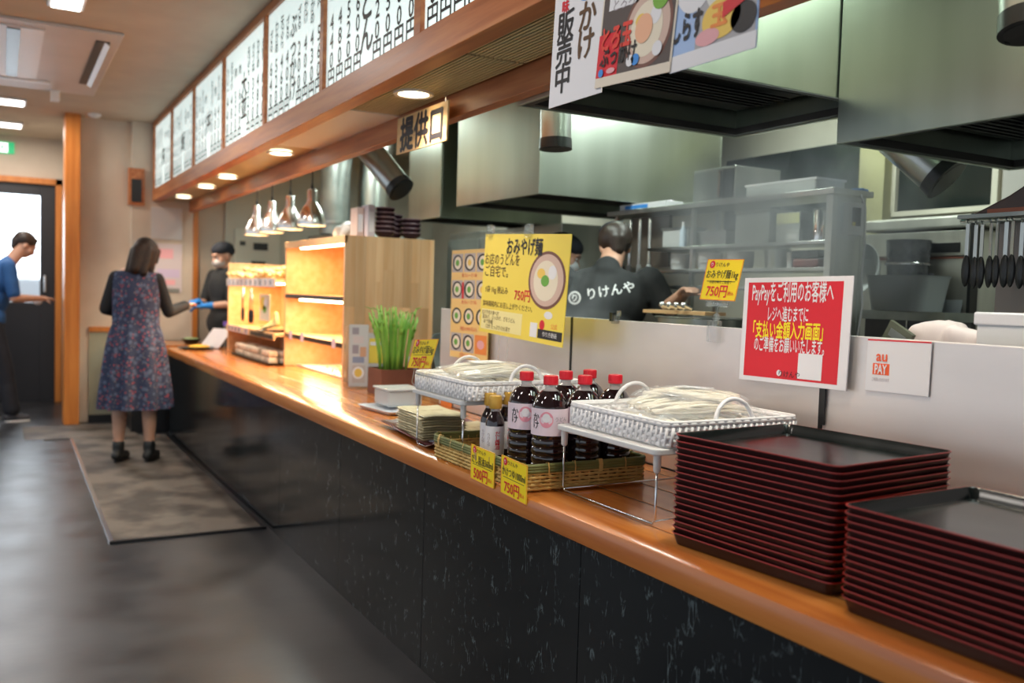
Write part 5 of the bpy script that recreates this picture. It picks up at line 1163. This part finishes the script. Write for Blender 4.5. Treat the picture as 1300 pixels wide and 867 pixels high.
# ladles on a rail
lr = thing('utensil_rail', 'dark metal shelf with hanging rail at the right edge', 'rail', (2.60, 1.62, 1.57)); MB().box(2.585, 1.20, 1.575, 2.80, 1.80, 1.587).build('shelf_plate', dark_steel, lr, True); MB().tube([(2.59, 1.79, 1.566), (2.59, 1.20, 1.566)], .005, 8).build('rail', chrome, lr, True)
mb = MB(); mb.box(2.80, 1.2, .9, 2.82, 1.8, 1.6); mb.build('upright', mat('rail_upright', (.35, .30, .28), .5), lr, True)
first = None
for k in range(9):
    y = 1.765-k*.024-(.004 if k % 2 else 0); lb = 'black tipped %s hanging on the rail, %s from the left' % ('ladle', ordinal(k).replace('topmost', 'first'))
    if first is None:
        first = thing('hanging_ladle', lb, 'ladle', (2.59, y, 1.56), 0, 'black tipped utensils on the rail')
        mb = MB(); mb.cbox((0, 0, -.05), (.003, .012, .10)); mb.tube([(0, 0, .0), (-.008, 0, .008), (0, 0, .012)], .003, 6); mb.build('handle', steel, first, smooth=False)
        MB().ell((0, 0, -.145), (.010, .014, .050)).build('tip', black_m, first, smooth='all')
    else: dup(first, (2.59, y, 1.56-random.uniform(0, .006)), random.uniform(-.4, .4), lb)
t = thing('tool_bag', 'dark slanted bag with reddish base on the utensil shelf', 'bag', (2.66, 1.60, 1.588)); MB().prism([(1.78, 1.588), (1.20, 1.588), (1.20, 1.70), (1.60, 1.675), (1.66, 1.64)], 2.62, 2.76, 'x').build('bag', noisy('dark_leather', (.05, .03, .028), (.10, .06, .05), (1, 1, 1), 9, (.4, .5)), t, True, bevel=.006); MB().box(2.612, 1.3, 1.588, 2.62, 1.72, 1.602).build('base', mat('reddish', (.35, .10, .05), .5), t, True)
# things standing behind the screen, edges above it
t = thing('foil_bag', 'pinkish white crumpled bag behind the screen, right of the payment notice', 'bag', (2.05, 1.42, 1.0)); 
organic('bag', lambda mb: [mb.cap((2.02+random.uniform(-.02, .02), 1.50-.022*k, 1.05), (2.02+random.uniform(-.02, .02), 1.49-.022*k, 1.232+.012*math.sin(k*.6)), .05, .028) for k in range(8)] and None, .010, mat('bag_pinkish', (.72, .62, .60), .45), t, 2); [setattr(c, 'location', -t.location) for c in kids(t)]
t = thing('carton', 'olive flat carton corner poking above the screen beside the pinkish bag', 'box', (2.0, 1.50, 1.1)); MB().cbox((1.95, 1.50, 1.225), (.012, .075, .05), rx(28)).build('body', mat('dark_olive', (.12, .13, .09), .5), t, True); MB().cbox((1.943, 1.50, 1.225), (.001, .05, .02), rx(28)).build('label_strip', dark_steel, t, True)
t = thing('styrofoam_box', 'white foam box behind the screen at the right edge', 'box', (2.06, 1.17, 1.0)); MB().box(1.98, .95, .95, 2.2, 1.315, 1.288).build('body', white_m, t, True, bevel=.006); MB().box(1.975, .945, 1.262, 2.205, 1.32, 1.292).build('lid', paper, t, True, bevel=.004)
t = cabinet('low steel table behind the screen carrying bags and boxes', 1.90, .4, 2.36, 1.85, .93, 2, 'y', steel)

# ================================================================== PEOPLE
def bag(a, b, k): return Vector(a).lerp(Vector(b), k)
def hand(mb, wrist, d, up, side, s_=1.0, curl=.35):
    """palm, four fingers of unequal length bent at the knuckles and a thumb leaving the side; d: pointing, up: back of the hand, side: +1 thumb on the d x up side"""
    d = Vector(d).normalized(); up = Vector(up); up = (up-d*up.dot(d)).normalized(); r = d.cross(up)*side; w = Vector(wrist)
    mb.cap(w, w+d*.035*s_, .021*s_, .024*s_)
    for k in range(4): mb.cap(w+d*.03*s_+r*(.024-.016*k)*s_, w+d*.082*s_+r*(.027-.018*k)*s_, .013*s_, .0105*s_, 8)
    for k, L in enumerate((.066, .074, .069, .053)):
        p = w+d*.082*s_+r*(.027-.018*k)*s_; v1 = (d-up*curl*.7).normalized(); v2 = (d-up*curl*2.2).normalized()
        q = p+v1*L*.52*s_; mb.cap(p, q, .0095*s_, .0085*s_, 8); mb.cap(q, q+v2*L*.48*s_, .0085*s_, .0070*s_, 8)
    p = w+d*.020*s_+r*.020*s_; q = p+(d*.6+r*.8-up*.25).normalized()*.042*s_; mb.cap(p, q, .0125*s_, .010*s_, 8); mb.cap(q, q+(d*.9+r*.35-up*.35).normalized()*.032*s_, .010*s_, .008*s_, 8)
def head_prims(mb, Hc, R):
    f = lambda x, y, z: Hc+R@Vector((x, y, z))
    mb.ell(f(0, -.008, .028), (.073, .092, .082), R, 20, 14); mb.ell(f(0, .022, -.030), (.056, .062, .072), R, 18, 12); mb.ell(f(0, .050, -.078), (.030, .030, .026), R)
    for s_ in (-1, 1): mb.ell(f(s_*.038, .052, -.030), (.026, .028, .032), R); mb.ell(f(s_*.074, -.005, -.012), (.010, .018, .030), R)
    mb.cap(f(0, .082, .004), f(0, .100, -.030), .009, .013); mb.ell(f(0, .086, .022), (.050, .012, .012), R); mb.ell(f(0, .082, -.058), (.024, .012, .009), R)
def face_parts(root, Hc, R, mask=False):
    f = lambda x, y, z: Hc+R@Vector((x, y, z))
    for s_ in (-1, 1):
        e = MB().ell(f(s_*.031, .079, .002), (.013, .008, .007), R, 12, 8).build('eye', mat('eye_white', (.75, .72, .70), .3), root, smooth='all'); MB().ell(f(s_*.031, .0855, .002), (.006, .003, .006), R, 10, 6).build('iris', black_m, e, smooth='all')
        MB().tube([f(s_*.016, .092, .020), f(s_*.032, .092, .025), f(s_*.048, .080, .020)], [.003, .0035, .002], 6).build('eyebrow', hair_m, root, smooth='all')
    if not mask: MB().ell(f(0, .092, -.057), (.020, .006, .0055), R, 12, 6).build('lips', mat('lips', (.50, .18, .15), .45), root, smooth='all')
def arm(mb, S, E, W_, r=(.045, .036, .024), grow=0): mb.cap(S, E, r[0]+grow, r[1]+grow); mb.cap(E, W_, r[1]+grow, r[2]+grow)
def leg(mb, H_, K, A, r=(.080, .052, .034), grow=0): mb.cap(H_, K, r[0]+grow, r[1]+grow); mb.cap(K, bag(K, A, .35), r[1]+grow, .054+grow); mb.cap(bag(K, A, .35), A, .054+grow, r[2]+grow)
def shoe(root, A, yaw, m, boot=0, sole=None):
    d = Vector((math.sin(-yaw), math.cos(yaw), 0)); A = Vector((A[0], A[1], 0))
    organic('shoe', lambda mb: (mb.cap(A+Vector((0, 0, .045))-d*.035, A+Vector((0, 0, .042))+d*.04, .036, .038), mb.cap(A+Vector((0, 0, .040))+d*.04, A+Vector((0, 0, .034))+d*.125, .038, .030), mb.cap(A+Vector((0, 0, .05)), A+Vector((0, 0, .075+boot)), .040, .043))and None, .007, m, root, 2)
    pts = []
    for k in range(20):
        a = 2*PI*k/20; u = math.cos(a); v = math.sin(a)*(.036+.006*u); q = A+d*(.050+u*.105)+Vector((-d.y, d.x, 0))*v; pts.append((q.x, q.y))
    MB().prism(pts, .001, .018).build('sole', sole or black_m, root)
def torso(mb, P, C_, wid=.17, dep=.105, grow=0, hip=.16):
    """pelvis P, chest C_"""
    ax = (C_-P).normalized(); x = Vector((1, 0, 0)); x = (x-ax*x.dot(ax)).normalized(); y = ax.cross(x); R = Matrix((x, y, ax)).transposed()
    mb.ell(P, (hip+grow, .115+grow, .13+grow), R, 20, 14); mb.ell(P.lerp(C_, .5), (wid*.80+grow, dep*.92+grow, .17+grow), R, 20, 14); mb.ell(C_, (wid+grow, dep+grow, .17+grow), R, 20, 14); mb.ell(C_+ax*.10, (wid*.98+grow, dep*.72+grow, .07+grow), R, 20, 12)
V = Vector
# --- woman in the flower print dress, back to us, head bowed, right hand reaching to the counter
wo = thing('person', 'woman in navy flower print dress over black sleeves, seen from behind at the counter', 'person', (.86, 7.03, .0105), math.radians(-16))
P, Cc = V((-.02, 0, .92)), V((-.02, .03, 1.24)); Hc = V((.035, .085, 1.495)); HR = rz_(-22)@rx(-26)
SL, SR = V((-.155, .03, 1.325)), V((.120, .03, 1.320)); EL, ER = V((-.225, .03, 1.10)), V((.195, .09, 1.085)); WL, WR = V((-.150, .21, 1.06)), V((.285, .29, 1.13))
def f(mb):
    head_prims(mb, Hc, HR); mb.cap(V((0, .035, 1.36)), Hc+V((0, -.01, -.03)), .050, .048); torso(mb, P, Cc, .145, .095, 0, .145)
    for S_, E_, W_, sd in ((SL, EL, WL, -1), (SR, ER, WR, 1)): arm(mb, S_, E_, W_); d = (W_-E_).normalized(); hand(mb, W_, d, (0, 0, 1), -sd, .92, .5)
    for sx in (-1, 1): leg(mb, V((sx*.085-.02, 0, .86)), V((sx*.10-.02, .01, .47)), V((sx*.105-.02, -.01, .10)), (.078, .050, .033)); mb.cap((sx*.105-.02, -.01, .08), (sx*.11-.02, .09, .05), .033, .028)
organic('body', f, .0075, skin, wo, 3); face_parts(wo, Hc, HR)
organic('black_top', lambda mb: (mb.ell(Cc, (.150, .098, .15), None, 20, 14), arm(mb, SL, EL, WL, (.043, .036, .030), .010), arm(mb, SR, ER, WR, (.043, .036, .030), .010), mb.cap((0, .03, 1.33), (.01, .05, 1.405), .058, .054)) and None, .009, mat('black_knit', (.010, .010, .012), .85), wo, 4)
def dress_mat():
    m = mat('flower_dress', (.030, .045, .10), .8); n, l = nodes(m); b = n['Principled BSDF']; tc = n.new('ShaderNodeTexCoord'); base = None
    cm0 = (.022, .032, .075, 1); prev = None
    for i, (col, sc_, th) in enumerate([((.30, .05, .07, 1), 38, .26), ((.30, .24, .22, 1), 47, .17), ((.075, .10, .17, 1), 26, .36)]):
        vo = n.new('ShaderNodeTexVoronoi'); vo.inputs['Scale'].default_value = sc_; mp = n.new('ShaderNodeMapping'); mp.inputs['Location'].default_value = (i*3.1, i*1.7, 0); l.new(tc.outputs['Object'], mp.inputs[0]); l.new(mp.outputs[0], vo.inputs['Vector'])
        lt = n.new('ShaderNodeMath'); lt.operation = 'LESS_THAN'; lt.inputs[1].default_value = th; l.new(vo.outputs['Distance'], lt.inputs[0])
        mx = n.new('ShaderNodeMix'); mx.data_type = 'RGBA'; mx.inputs[7].default_value = col; l.new(lt.outputs[0], mx.inputs[0])
        if prev is None: mx.inputs[6].default_value = cm0
        else: l.new(prev, mx.inputs[6])
        prev = mx.outputs[2]
    l.new(prev, b.inputs['Base Color']); return m
mb = MB(); rings = []; N_ = 72
for (z, cx, cy, a, b, rip) in [(1.375, -.02, .030, .118, .060, 0), (1.362, -.02, .030, .160, .075, 0), (1.33, -.02, .030, .172, .092, 0), (1.27, -.02, .030, .166, .116, 0), (1.18, -.02, .025, .165, .125, .001), (1.08, -.02, .015, .160, .118, .003), (.99, -.02, .01, .158, .118, .006), (.93, -.02, 0, .178, .140, .010), (.84, -.02, 0, .196, .160, .014), (.72, -.02, 0, .212, .178, .018), (.60, -.02, 0, .226, .192, .021), (.50, -.02, 0, .238, .202, .023), (.41, -.02, 0, .246, .210, .025), (.39, -.02, 0, .247, .211, .025)]:
    rings.append([(cx+(a+rip*math.sin(11*t_+1.3*math.sin(3*t_)))*math.cos(t_), cy+(b+rip*math.sin(11*t_+1.3*math.sin(3*t_)))*math.sin(t_), z) for t_ in [2*PI*k/N_ for k in range(N_)]])
loft(mb, rings, False, False); mb.build('dress', dress_mat(), wo, smooth='all', label='navy dress with small flower print and pleated skirt')
def f(mb):
    g = lambda x, y, z: Hc+HR@V((x, y, z))
    mb.ell(g(0, -.018, .035), (.086, .098, .090), HR, 20, 14); mb.cap(g(0, -.075, .0), g(0, -.080, -.155), .060, .044)
    for s_ in (-1, 1): mb.cap(g(s_*.070, -.02, .02), g(s_*.078, .008, -.19), .027, .018); mb.cap(g(s_*.05, -.06, .0), g(s_*.058, -.060, -.175), .040, .028); mb.cap(g(s_*.055, .05, .06), g(s_*.076, .035, -.04), .020, .012)
organic('hair', f, .007, brown_hair, wo, 3, 'brown shoulder length hair')
boot = noisy('black_boot', (.010, .010, .010), (.02, .02, .02), (1, 1, 1), 20, (.35, .5))
for sx in (-1, 1): shoe(wo, (sx*.105-.02, -.01), -.25, boot, .05)
mb = MB(); mb.cap((WR+V((.07, .06, -.005))), (WR+V((.16, .14, .0))), .006, .004, 6); t = thing('chopsticks', 'thin brown tongs in the woman\'s right hand', 'tongs', (1.18, 7.25, 1.12)); MB().tube([(0, 0, .01), (.09, .06, -.01)], .004, 6).build('arm', brown_ink, t); MB().tube([(0, 0.006, .01), (.09, .075, -.012)], .004, 6).build('arm', brown_ink, t)

# --- man at the left edge, leaning to the right
ma = thing('person', 'man in blue shirt and dark trousers leaning forward at the left edge by the door', 'person', (.0, 9.5, .0005), math.radians(-80))
P, Cc = V((0, -.10, .90)), V((0, .0, 1.30)); Hc = V((0, .19, 1.615)); HR = rx(-30)
SL, SR = V((-.20, .02, 1.41)), V((.20, .02, 1.41)); EL, ER = V((-.24, .06, 1.13)), V((.24, .06, 1.13)); WL, WR = V((-.16, .30, 1.12)), V((.14, .30, 1.13))
def f(mb):
    head_prims(mb, Hc, HR); mb.cap(V((0, .06, 1.44)), Hc+V((0, -.03, -.03)), .060, .055); torso(mb, P, Cc, .17, .105)
    for S_, E_, W_, sd in ((SL, EL, WL, -1), (SR, ER, WR, 1)): arm(mb, S_, E_, W_, (.050, .042, .028)); hand(mb, W_, (W_-E_), (0, 0, 1), -sd, 1.0, .4)
    for sx in (-1, 1): leg(mb, V((sx*.09, -.10, .88)), V((sx*.11, -.04+.05*sx, .48)), V((sx*.12, -.04+.10*sx, .09)))
organic('body', f, .009, skin, ma, 3); face_parts(ma, Hc, HR)
blue_s = noisy('blue_shirt', (.015, .085, .26), (.03, .12, .33), (1, 1, 1), 6, (.7, .8))
organic('shirt', lambda mb: (torso(mb, P+V((0, 0, .04)), Cc, .17, .105, .020), mb.cap(SL, bag(SL, EL, .85), .066, .058), mb.cap(SR, bag(SR, ER, .85), .066, .058), mb.cap((0, .03, 1.42), (0, .06, 1.455), .072, .066)) and None, .010, blue_s, ma, 4)
tro = noisy('dark_trousers', (.012, .012, .018), (.02, .02, .028), (1, 1, 1), 8, (.8, .9))
organic('trousers', lambda mb: [(leg(mb, V((sx*.09, -.10, .88)), V((sx*.11, -.04+.05*sx, .48)), V((sx*.12, -.04+.10*sx, .12)), (.088, .062, .060), .012), mb.ell(P, (.175, .13, .12))) for sx in (-1, 1)] and None, .010, tro, ma, 4)
def f(mb):
    g = lambda x, y, z: Hc+HR@V((x, y, z)); mb.ell(g(0, -.020, .045), (.086, .100, .080), HR, 20, 14); mb.cap(g(0, -.075, .0), g(0, -.070, -.055), .052, .032); mb.ell(g(0, .045, .085), (.060, .035, .020), HR)
organic('hair', f, .008, hair_m, ma, 3)
for sx in (-1, 1): shoe(ma, (sx*.12, -.04+.10*sx), 0, mat('sneaker', (.04, .04, .05), .6), .0, white_m)
t = thing('cloth', 'small white cloth in the hand of the man at the door', 'cloth', (.30, 9.47, 1.10)); organic('fabric', lambda mb: [mb.ell((random.uniform(-.02, .03), random.uniform(-.03, .03), random.uniform(-.02, .03)), (.035, .02, .02)) for _ in range(6)] and None, .007, paper, t, 2)

# --- server in black with a cap and blue gloves
def cap_mesh(root, Hc, R, m, brim=False):
    g = lambda x, y, z: Hc+R@V((x, y, z))
    organic('cap', lambda mb: (mb.ell(g(0, -.010, .056), (.086, .104, .066), R, 20, 14), mb.ell(g(0, -.045, .028), (.080, .072, .05), R, 20, 12)) and None, .008, m, root, 3)
    if brim: MB().ell(g(0, .105, .045), (.055, .05, .006), R).build('brim', m, root, smooth='all')
blk = noisy('black_tshirt', (.016, .017, .018), (.030, .031, .032), (1, 1, 1), 7, (.85, .95))
capm = noisy('navy_cap', (.010, .012, .020), (.02, .024, .034), (1, 1, 1), 20, (.8, .9))
glove = mat('blue_glove', (.02, .25, .72), .45)
se = thing('person', 'server in black shirt and cap with blue gloves behind the far counter end', 'person', (1.80, 8.66, .0005), math.radians(112)); se.scale = (1.06, 1.06, 1.06)
P, Cc = V((0, .0, .88)), V((0, .0, 1.20)); Hc = V((.0, .02, 1.485)); HR = rx(-14)
SL, SR = V((-.165, .0, 1.31)), V((.165, .0, 1.31)); EL, ER = V((-.20, .06, 1.07)), V((.20, .06, 1.07)); WL, WR = V((-.06, .20, 1.05)), V((.08, .21, 1.08))
def f(mb):
    head_prims(mb, Hc, HR); mb.cap(V((0, .02, 1.33)), Hc+V((0, -.02, -.03)), .050, .048); torso(mb, P, Cc, .145, .10)
    for S_, E_, W_, sd in ((SL, EL, WL, -1), (SR, ER, WR, 1)): arm(mb, S_, E_, W_)
    for sx in (-1, 1): leg(mb, V((sx*.085, -.03, .84)), V((sx*.09, 0, .46)), V((sx*.095, -.02, .09)))
organic('body', f, .009, skin, se, 3); face_parts(se, Hc, HR, True)
organic('gloves', lambda mb: [(mb.cap(bag(E_, W_, .82), W_, .032, .028), hand(mb, W_, (W_-E_), (0, 0, 1), -sd, 1.05, .5)) for E_, W_, sd in ((EL, WL, -1), (ER, WR, 1))] and None, .006, glove, se, 2, 'blue rubber gloves')
organic('shirt', lambda mb: (torso(mb, P+V((0, 0, .02)), Cc, .145, .10, .018), mb.cap(SL, bag(SL, EL, .85), .060, .056), mb.cap(SR, bag(SR, ER, .85), .060, .056), mb.cap((0, .0, 1.31), (0, .02, 1.345), .066, .060)) and None, .010, blk, se, 4)
organic('trousers', lambda mb: [(leg(mb, V((sx*.085, -.03, .84)), V((sx*.09, 0, .46)), V((sx*.095, -.02, .12)), (.088, .062, .055), .010), mb.ell(P, (.16, .125, .11))) for sx in (-1, 1)] and None, .011, tro, se, 4)
for sx in (-1, 1): shoe(se, (sx*.095, -.02), 0, boot)
organic('mask', lambda mb: mb.ell(Hc+HR@V((0, .050, -.048)), (.060, .058, .045), HR, 20, 14), .007, mat('mask_pale', (.66, .58, .54), .7), se, 2, 'pale face mask'); cap_mesh(se, Hc, HR, capm)

# --- cook, back to us, black T-shirt with white logo
ck = thing('person', 'cook seen from behind in black T-shirt with white logo, leaning over the pots', 'person', (2.64, 3.75, .0005), math.radians(-38))
P, Cc = V((-.03, -.10, .92)), V((0, .06, 1.27)); Hc = V((.03, .235, 1.565)); HR = rz_(12)@rx(-28)
SL, SR = V((-.225, .05, 1.385)), V((.215, .09, 1.385)); EL, ER = V((-.30, .10, 1.15)), V((.305, .08, 1.24)); WL, WR = V((-.16, .28, 1.14)), V((.375, -.125, 1.32))
def f(mb):
    head_prims(mb, Hc, HR); mb.cap(V((0, .10, 1.42)), Hc+V((0, -.03, -.03)), .066, .058); torso(mb, P, Cc, .19, .12)
    for S_, E_, W_, sd in ((SL, EL, WL, -1), (SR, ER, WR, 1)): arm(mb, S_, E_, W_, (.056, .048, .032)); hand(mb, W_, (W_-E_), (0, 0, 1), -sd, 1.1, .6)
    for sx in (-1, 1): leg(mb, V((sx*.10-.03, -.10, .88)), V((sx*.12, -.02, .48)), V((sx*.13, -.06, .09)), (.09, .06, .04))
organic('body', f, .009, skin, ck, 3); face_parts(ck, Hc, HR)
organic('shirt', lambda mb: (torso(mb, P+V((0, 0, .02)), Cc, .195, .125, .022), mb.cap(SL, bag(SL, EL, .95), .080, .070), mb.cap(SR, bag(SR, ER, .95), .080, .070), mb.cap((0, .07, 1.40), (0, .10, 1.44), .085, .074)) and None, .010, blk, ck, 4, 'black T-shirt')
organic('trousers', lambda mb: [(leg(mb, V((sx*.10-.03, -.10, .88)), V((sx*.12, -.02, .48)), V((sx*.13, -.06, .12)), (.098, .070, .062), .010), mb.ell(P, (.185, .14, .12))) for sx in (-1, 1)] and None, .012, tro, ck, 4)
for sx in (-1, 1): shoe(ck, (sx*.13, -.06), 0, boot)
def f(mb):
    g = lambda x, y, z: Hc+HR@V((x, y, z)); mb.ell(g(0, -.022, .035), (.092, .106, .092), HR, 20, 14); mb.cap(g(0, -.07, .0), g(0, -.065, -.05), .058, .038)
organic('hair', f, .008, hair_m, ck, 3)
g = lambda x, y, z: Hc+HR@V((x, y, z)); MB().ell(g(0, -.01, .078), (.086, .10, .045), HR, 18, 12).build('cap', capm, ck, smooth='all')
# logo printed on the back: letters follow the cloth (projected on the shirt mesh)
def project_print(root, shirt, body, cen, size, m, bold=.03, name='lettering', shapes=None, rot=0):
    from mathutils.bvhtree import BVHTree
    me = shirt.data; bv = BVHTree.FromPolygons([v.co for v in me.vertices], [p.vertices for p in me.polygons])
    if shapes is None:
        vs, f = text_mesh(body, bold); my = (max(p.y for p in vs)+min(p.y for p in vs))/2; mx = (max(p.x for p in vs)+min(p.x for p in vs))/2
        zz = [p.z for p in vs]; vs = [((p.x-mx)*size, (p.y-my)*size) for p in vs]
    else: vs, f = shapes; zz = [0]*len(vs)
    out = []; c_, s_ = math.cos(rot), math.sin(rot)
    for (a, b), z_ in zip(vs, zz):
        a, b = a*c_-b*s_, a*s_+b*c_
        o_ = V((cen[0]+a, -.8, cen[1]+b)); h_ = bv.ray_cast(o_, V((0, 1, 0)))
        out.append(h_[0]+V((0, -.0035-z_*6, 0)) if h_[0] else V((o_.x, -.05, o_.z)))
    MB().add(out, f).build(name, m, root)
sh = [c for c in kids(ck) if c.name.startswith('shirt')][0]
wht = mat('print_white', (.85, .85, .85), .6)
project_print(ck, sh, 'りけんや', (.030, 1.335), .062, wht, .03, rot=.20)
def ring(r0, r1, n=28): return ([(r0*math.cos(2*PI*k/n), r0*math.sin(2*PI*k/n)) for k in range(n)]+[(r1*math.cos(2*PI*k/n), r1*math.sin(2*PI*k/n)) for k in range(n)], [(k, (k+1) % n, n+(k+1) % n, n+k) for k in range(n)])
project_print(ck, sh, '', (-.150, 1.292), 1, wht, shapes=ring(.034, .024), name='logo_ring'); project_print(ck, sh, 'り', (-.150, 1.292), .042, wht, .05, name='logo_mark')
t = thing('ladle', 'dark handled skimmer held by the cook in front of the steel tubes', 'ladle', (2.98, 4.10, 1.36)); MB().tube([(2.93, 4.02, 1.50), (3.00, 4.06, 1.40), (3.02, 4.02, 1.36)], .006, 8).build('handle', black_m, t, True, smooth='all'); MB().ell((3.03, 4.01, 1.34), (.03, .03, .012)).build('cup', chrome, t, True, smooth='all')
# --- second cook, mostly hidden
c2 = thing('person', 'second cook in dark cap and white mask, half hidden behind the yellow poster', 'person', (2.72, 4.42, .0005), math.radians(-120))
P, Cc = V((0, -.03, .90)), V((0, .0, 1.24)); Hc = V((0, .08, 1.535)); HR = rz_(-8)@rx(-22)
SL, SR = V((-.175, .0, 1.36)), V((.175, .0, 1.36)); EL, ER = V((-.21, .05, 1.10)), V((.21, .05, 1.10)); WL, WR = V((-.12, .20, 1.04)), V((.12, .20, 1.04))
def f(mb):
    head_prims(mb, Hc, HR); mb.cap(V((0, .02, 1.38)), Hc+V((0, -.02, -.03)), .054, .052); torso(mb, P, Cc, .155, .10)
    for S_, E_, W_, sd in ((SL, EL, WL, -1), (SR, ER, WR, 1)): arm(mb, S_, E_, W_); hand(mb, W_, (W_-E_), (0, 0, 1), -sd, 1, .5)
    for sx in (-1, 1): leg(mb, V((sx*.09, -.03, .86)), V((sx*.10, 0, .47)), V((sx*.10, -.02, .09)))
organic('body', f, .009, skin, c2, 3); face_parts(c2, Hc, HR, True)
organic('shirt', lambda mb: (torso(mb, P+V((0, 0, .02)), Cc, .155, .10, .018), mb.cap(SL, bag(SL, EL, .85), .064, .060), mb.cap(SR, bag(SR, ER, .85), .064, .060)) and None, .010, blk, c2, 4)
organic('trousers', lambda mb: [(leg(mb, V((sx*.09, -.03, .86)), V((sx*.10, 0, .47)), V((sx*.10, -.02, .12)), (.09, .064, .055), .010), mb.ell(P, (.165, .125, .11))) for sx in (-1, 1)] and None, .012, tro, c2, 4)
for sx in (-1, 1): shoe(c2, (sx*.10, -.02), 0, boot)
organic('mask', lambda mb: mb.ell(Hc+HR@V((0, .050, -.048)), (.062, .062, .048), HR, 20, 14), .007, mat('mask_white', (.75, .78, .80), .7), c2, 2, 'white face mask'); cap_mesh(c2, Hc, HR, capm)

# ================================================================== STEAM
def steam(label, x0, y0, z0, x1, y1, z1, dens, seed, nscale=2.2):
    t = MB().box(x0, y0, z0, x1, y1, z1).build('steam', None or bpy.data.materials.new('steam_volume'), None)
    m = t.data.materials[0]; m.use_nodes = True; n, l = nodes(m); n.clear()
    out = n.new('ShaderNodeOutputMaterial'); pv = n.new('ShaderNodeVolumeScatter'); pv.inputs['Color'].default_value = (.93, .96, 1, 1); pv.inputs['Anisotropy'].default_value = .0
    tc = n.new('ShaderNodeTexCoord'); nz = n.new('ShaderNodeTexNoise'); nz.inputs['Scale'].default_value = nscale; nz.inputs['Detail'].default_value = 4; nz.inputs['Distortion'].default_value = .6; mp = n.new('ShaderNodeMapping'); mp.inputs['Location'].default_value = (seed, seed, 0); mp.inputs['Scale'].default_value = (1, 1, .7)
    l.new(tc.outputs['Object'], mp.inputs[0]); l.new(mp.outputs[0], nz.inputs['Vector'])
    r = n.new('ShaderNodeMapRange'); r.inputs['From Min'].default_value = .46; r.inputs['From Max'].default_value = .72; r.inputs['To Min'].default_value = 0; r.inputs['To Max'].default_value = dens; l.new(nz.outputs['Fac'], r.inputs['Value'])
    # fade towards the box faces
    g = n.new('ShaderNodeVectorMath'); g.operation = 'SUBTRACT'; g.inputs[1].default_value = (.5, .5, .5); l.new(tc.outputs['Generated'], g.inputs[0]); ln = n.new('ShaderNodeVectorMath'); ln.operation = 'LENGTH'; l.new(g.outputs[0], ln.inputs[0])
    r2 = n.new('ShaderNodeMapRange'); r2.inputs['From Min'].default_value = .5; r2.inputs['From Max'].default_value = .15; l.new(ln.outputs['Value'], r2.inputs['Value'])
    mu = n.new('ShaderNodeMath'); mu.operation = 'MULTIPLY'; l.new(r.outputs[0], mu.inputs[0]); l.new(r2.outputs[0], mu.inputs[1]); l.new(mu.outputs[0], pv.inputs['Density']); l.new(pv.outputs[0], out.inputs['Volume'])
    tag(t, label, 'steam', kind='stuff'); return t
steam('white steam drifting up under the largest hood in front of the rack', 2.0, 1.80, 1.2, 2.93, 2.98, 1.965, 10.0, 3.0)
steam('thin steam rising behind the screen in front of the cook', 1.92, 3.0, 1.02, 2.36, 3.7, 1.50, 3.0, 5.2, 3.0)
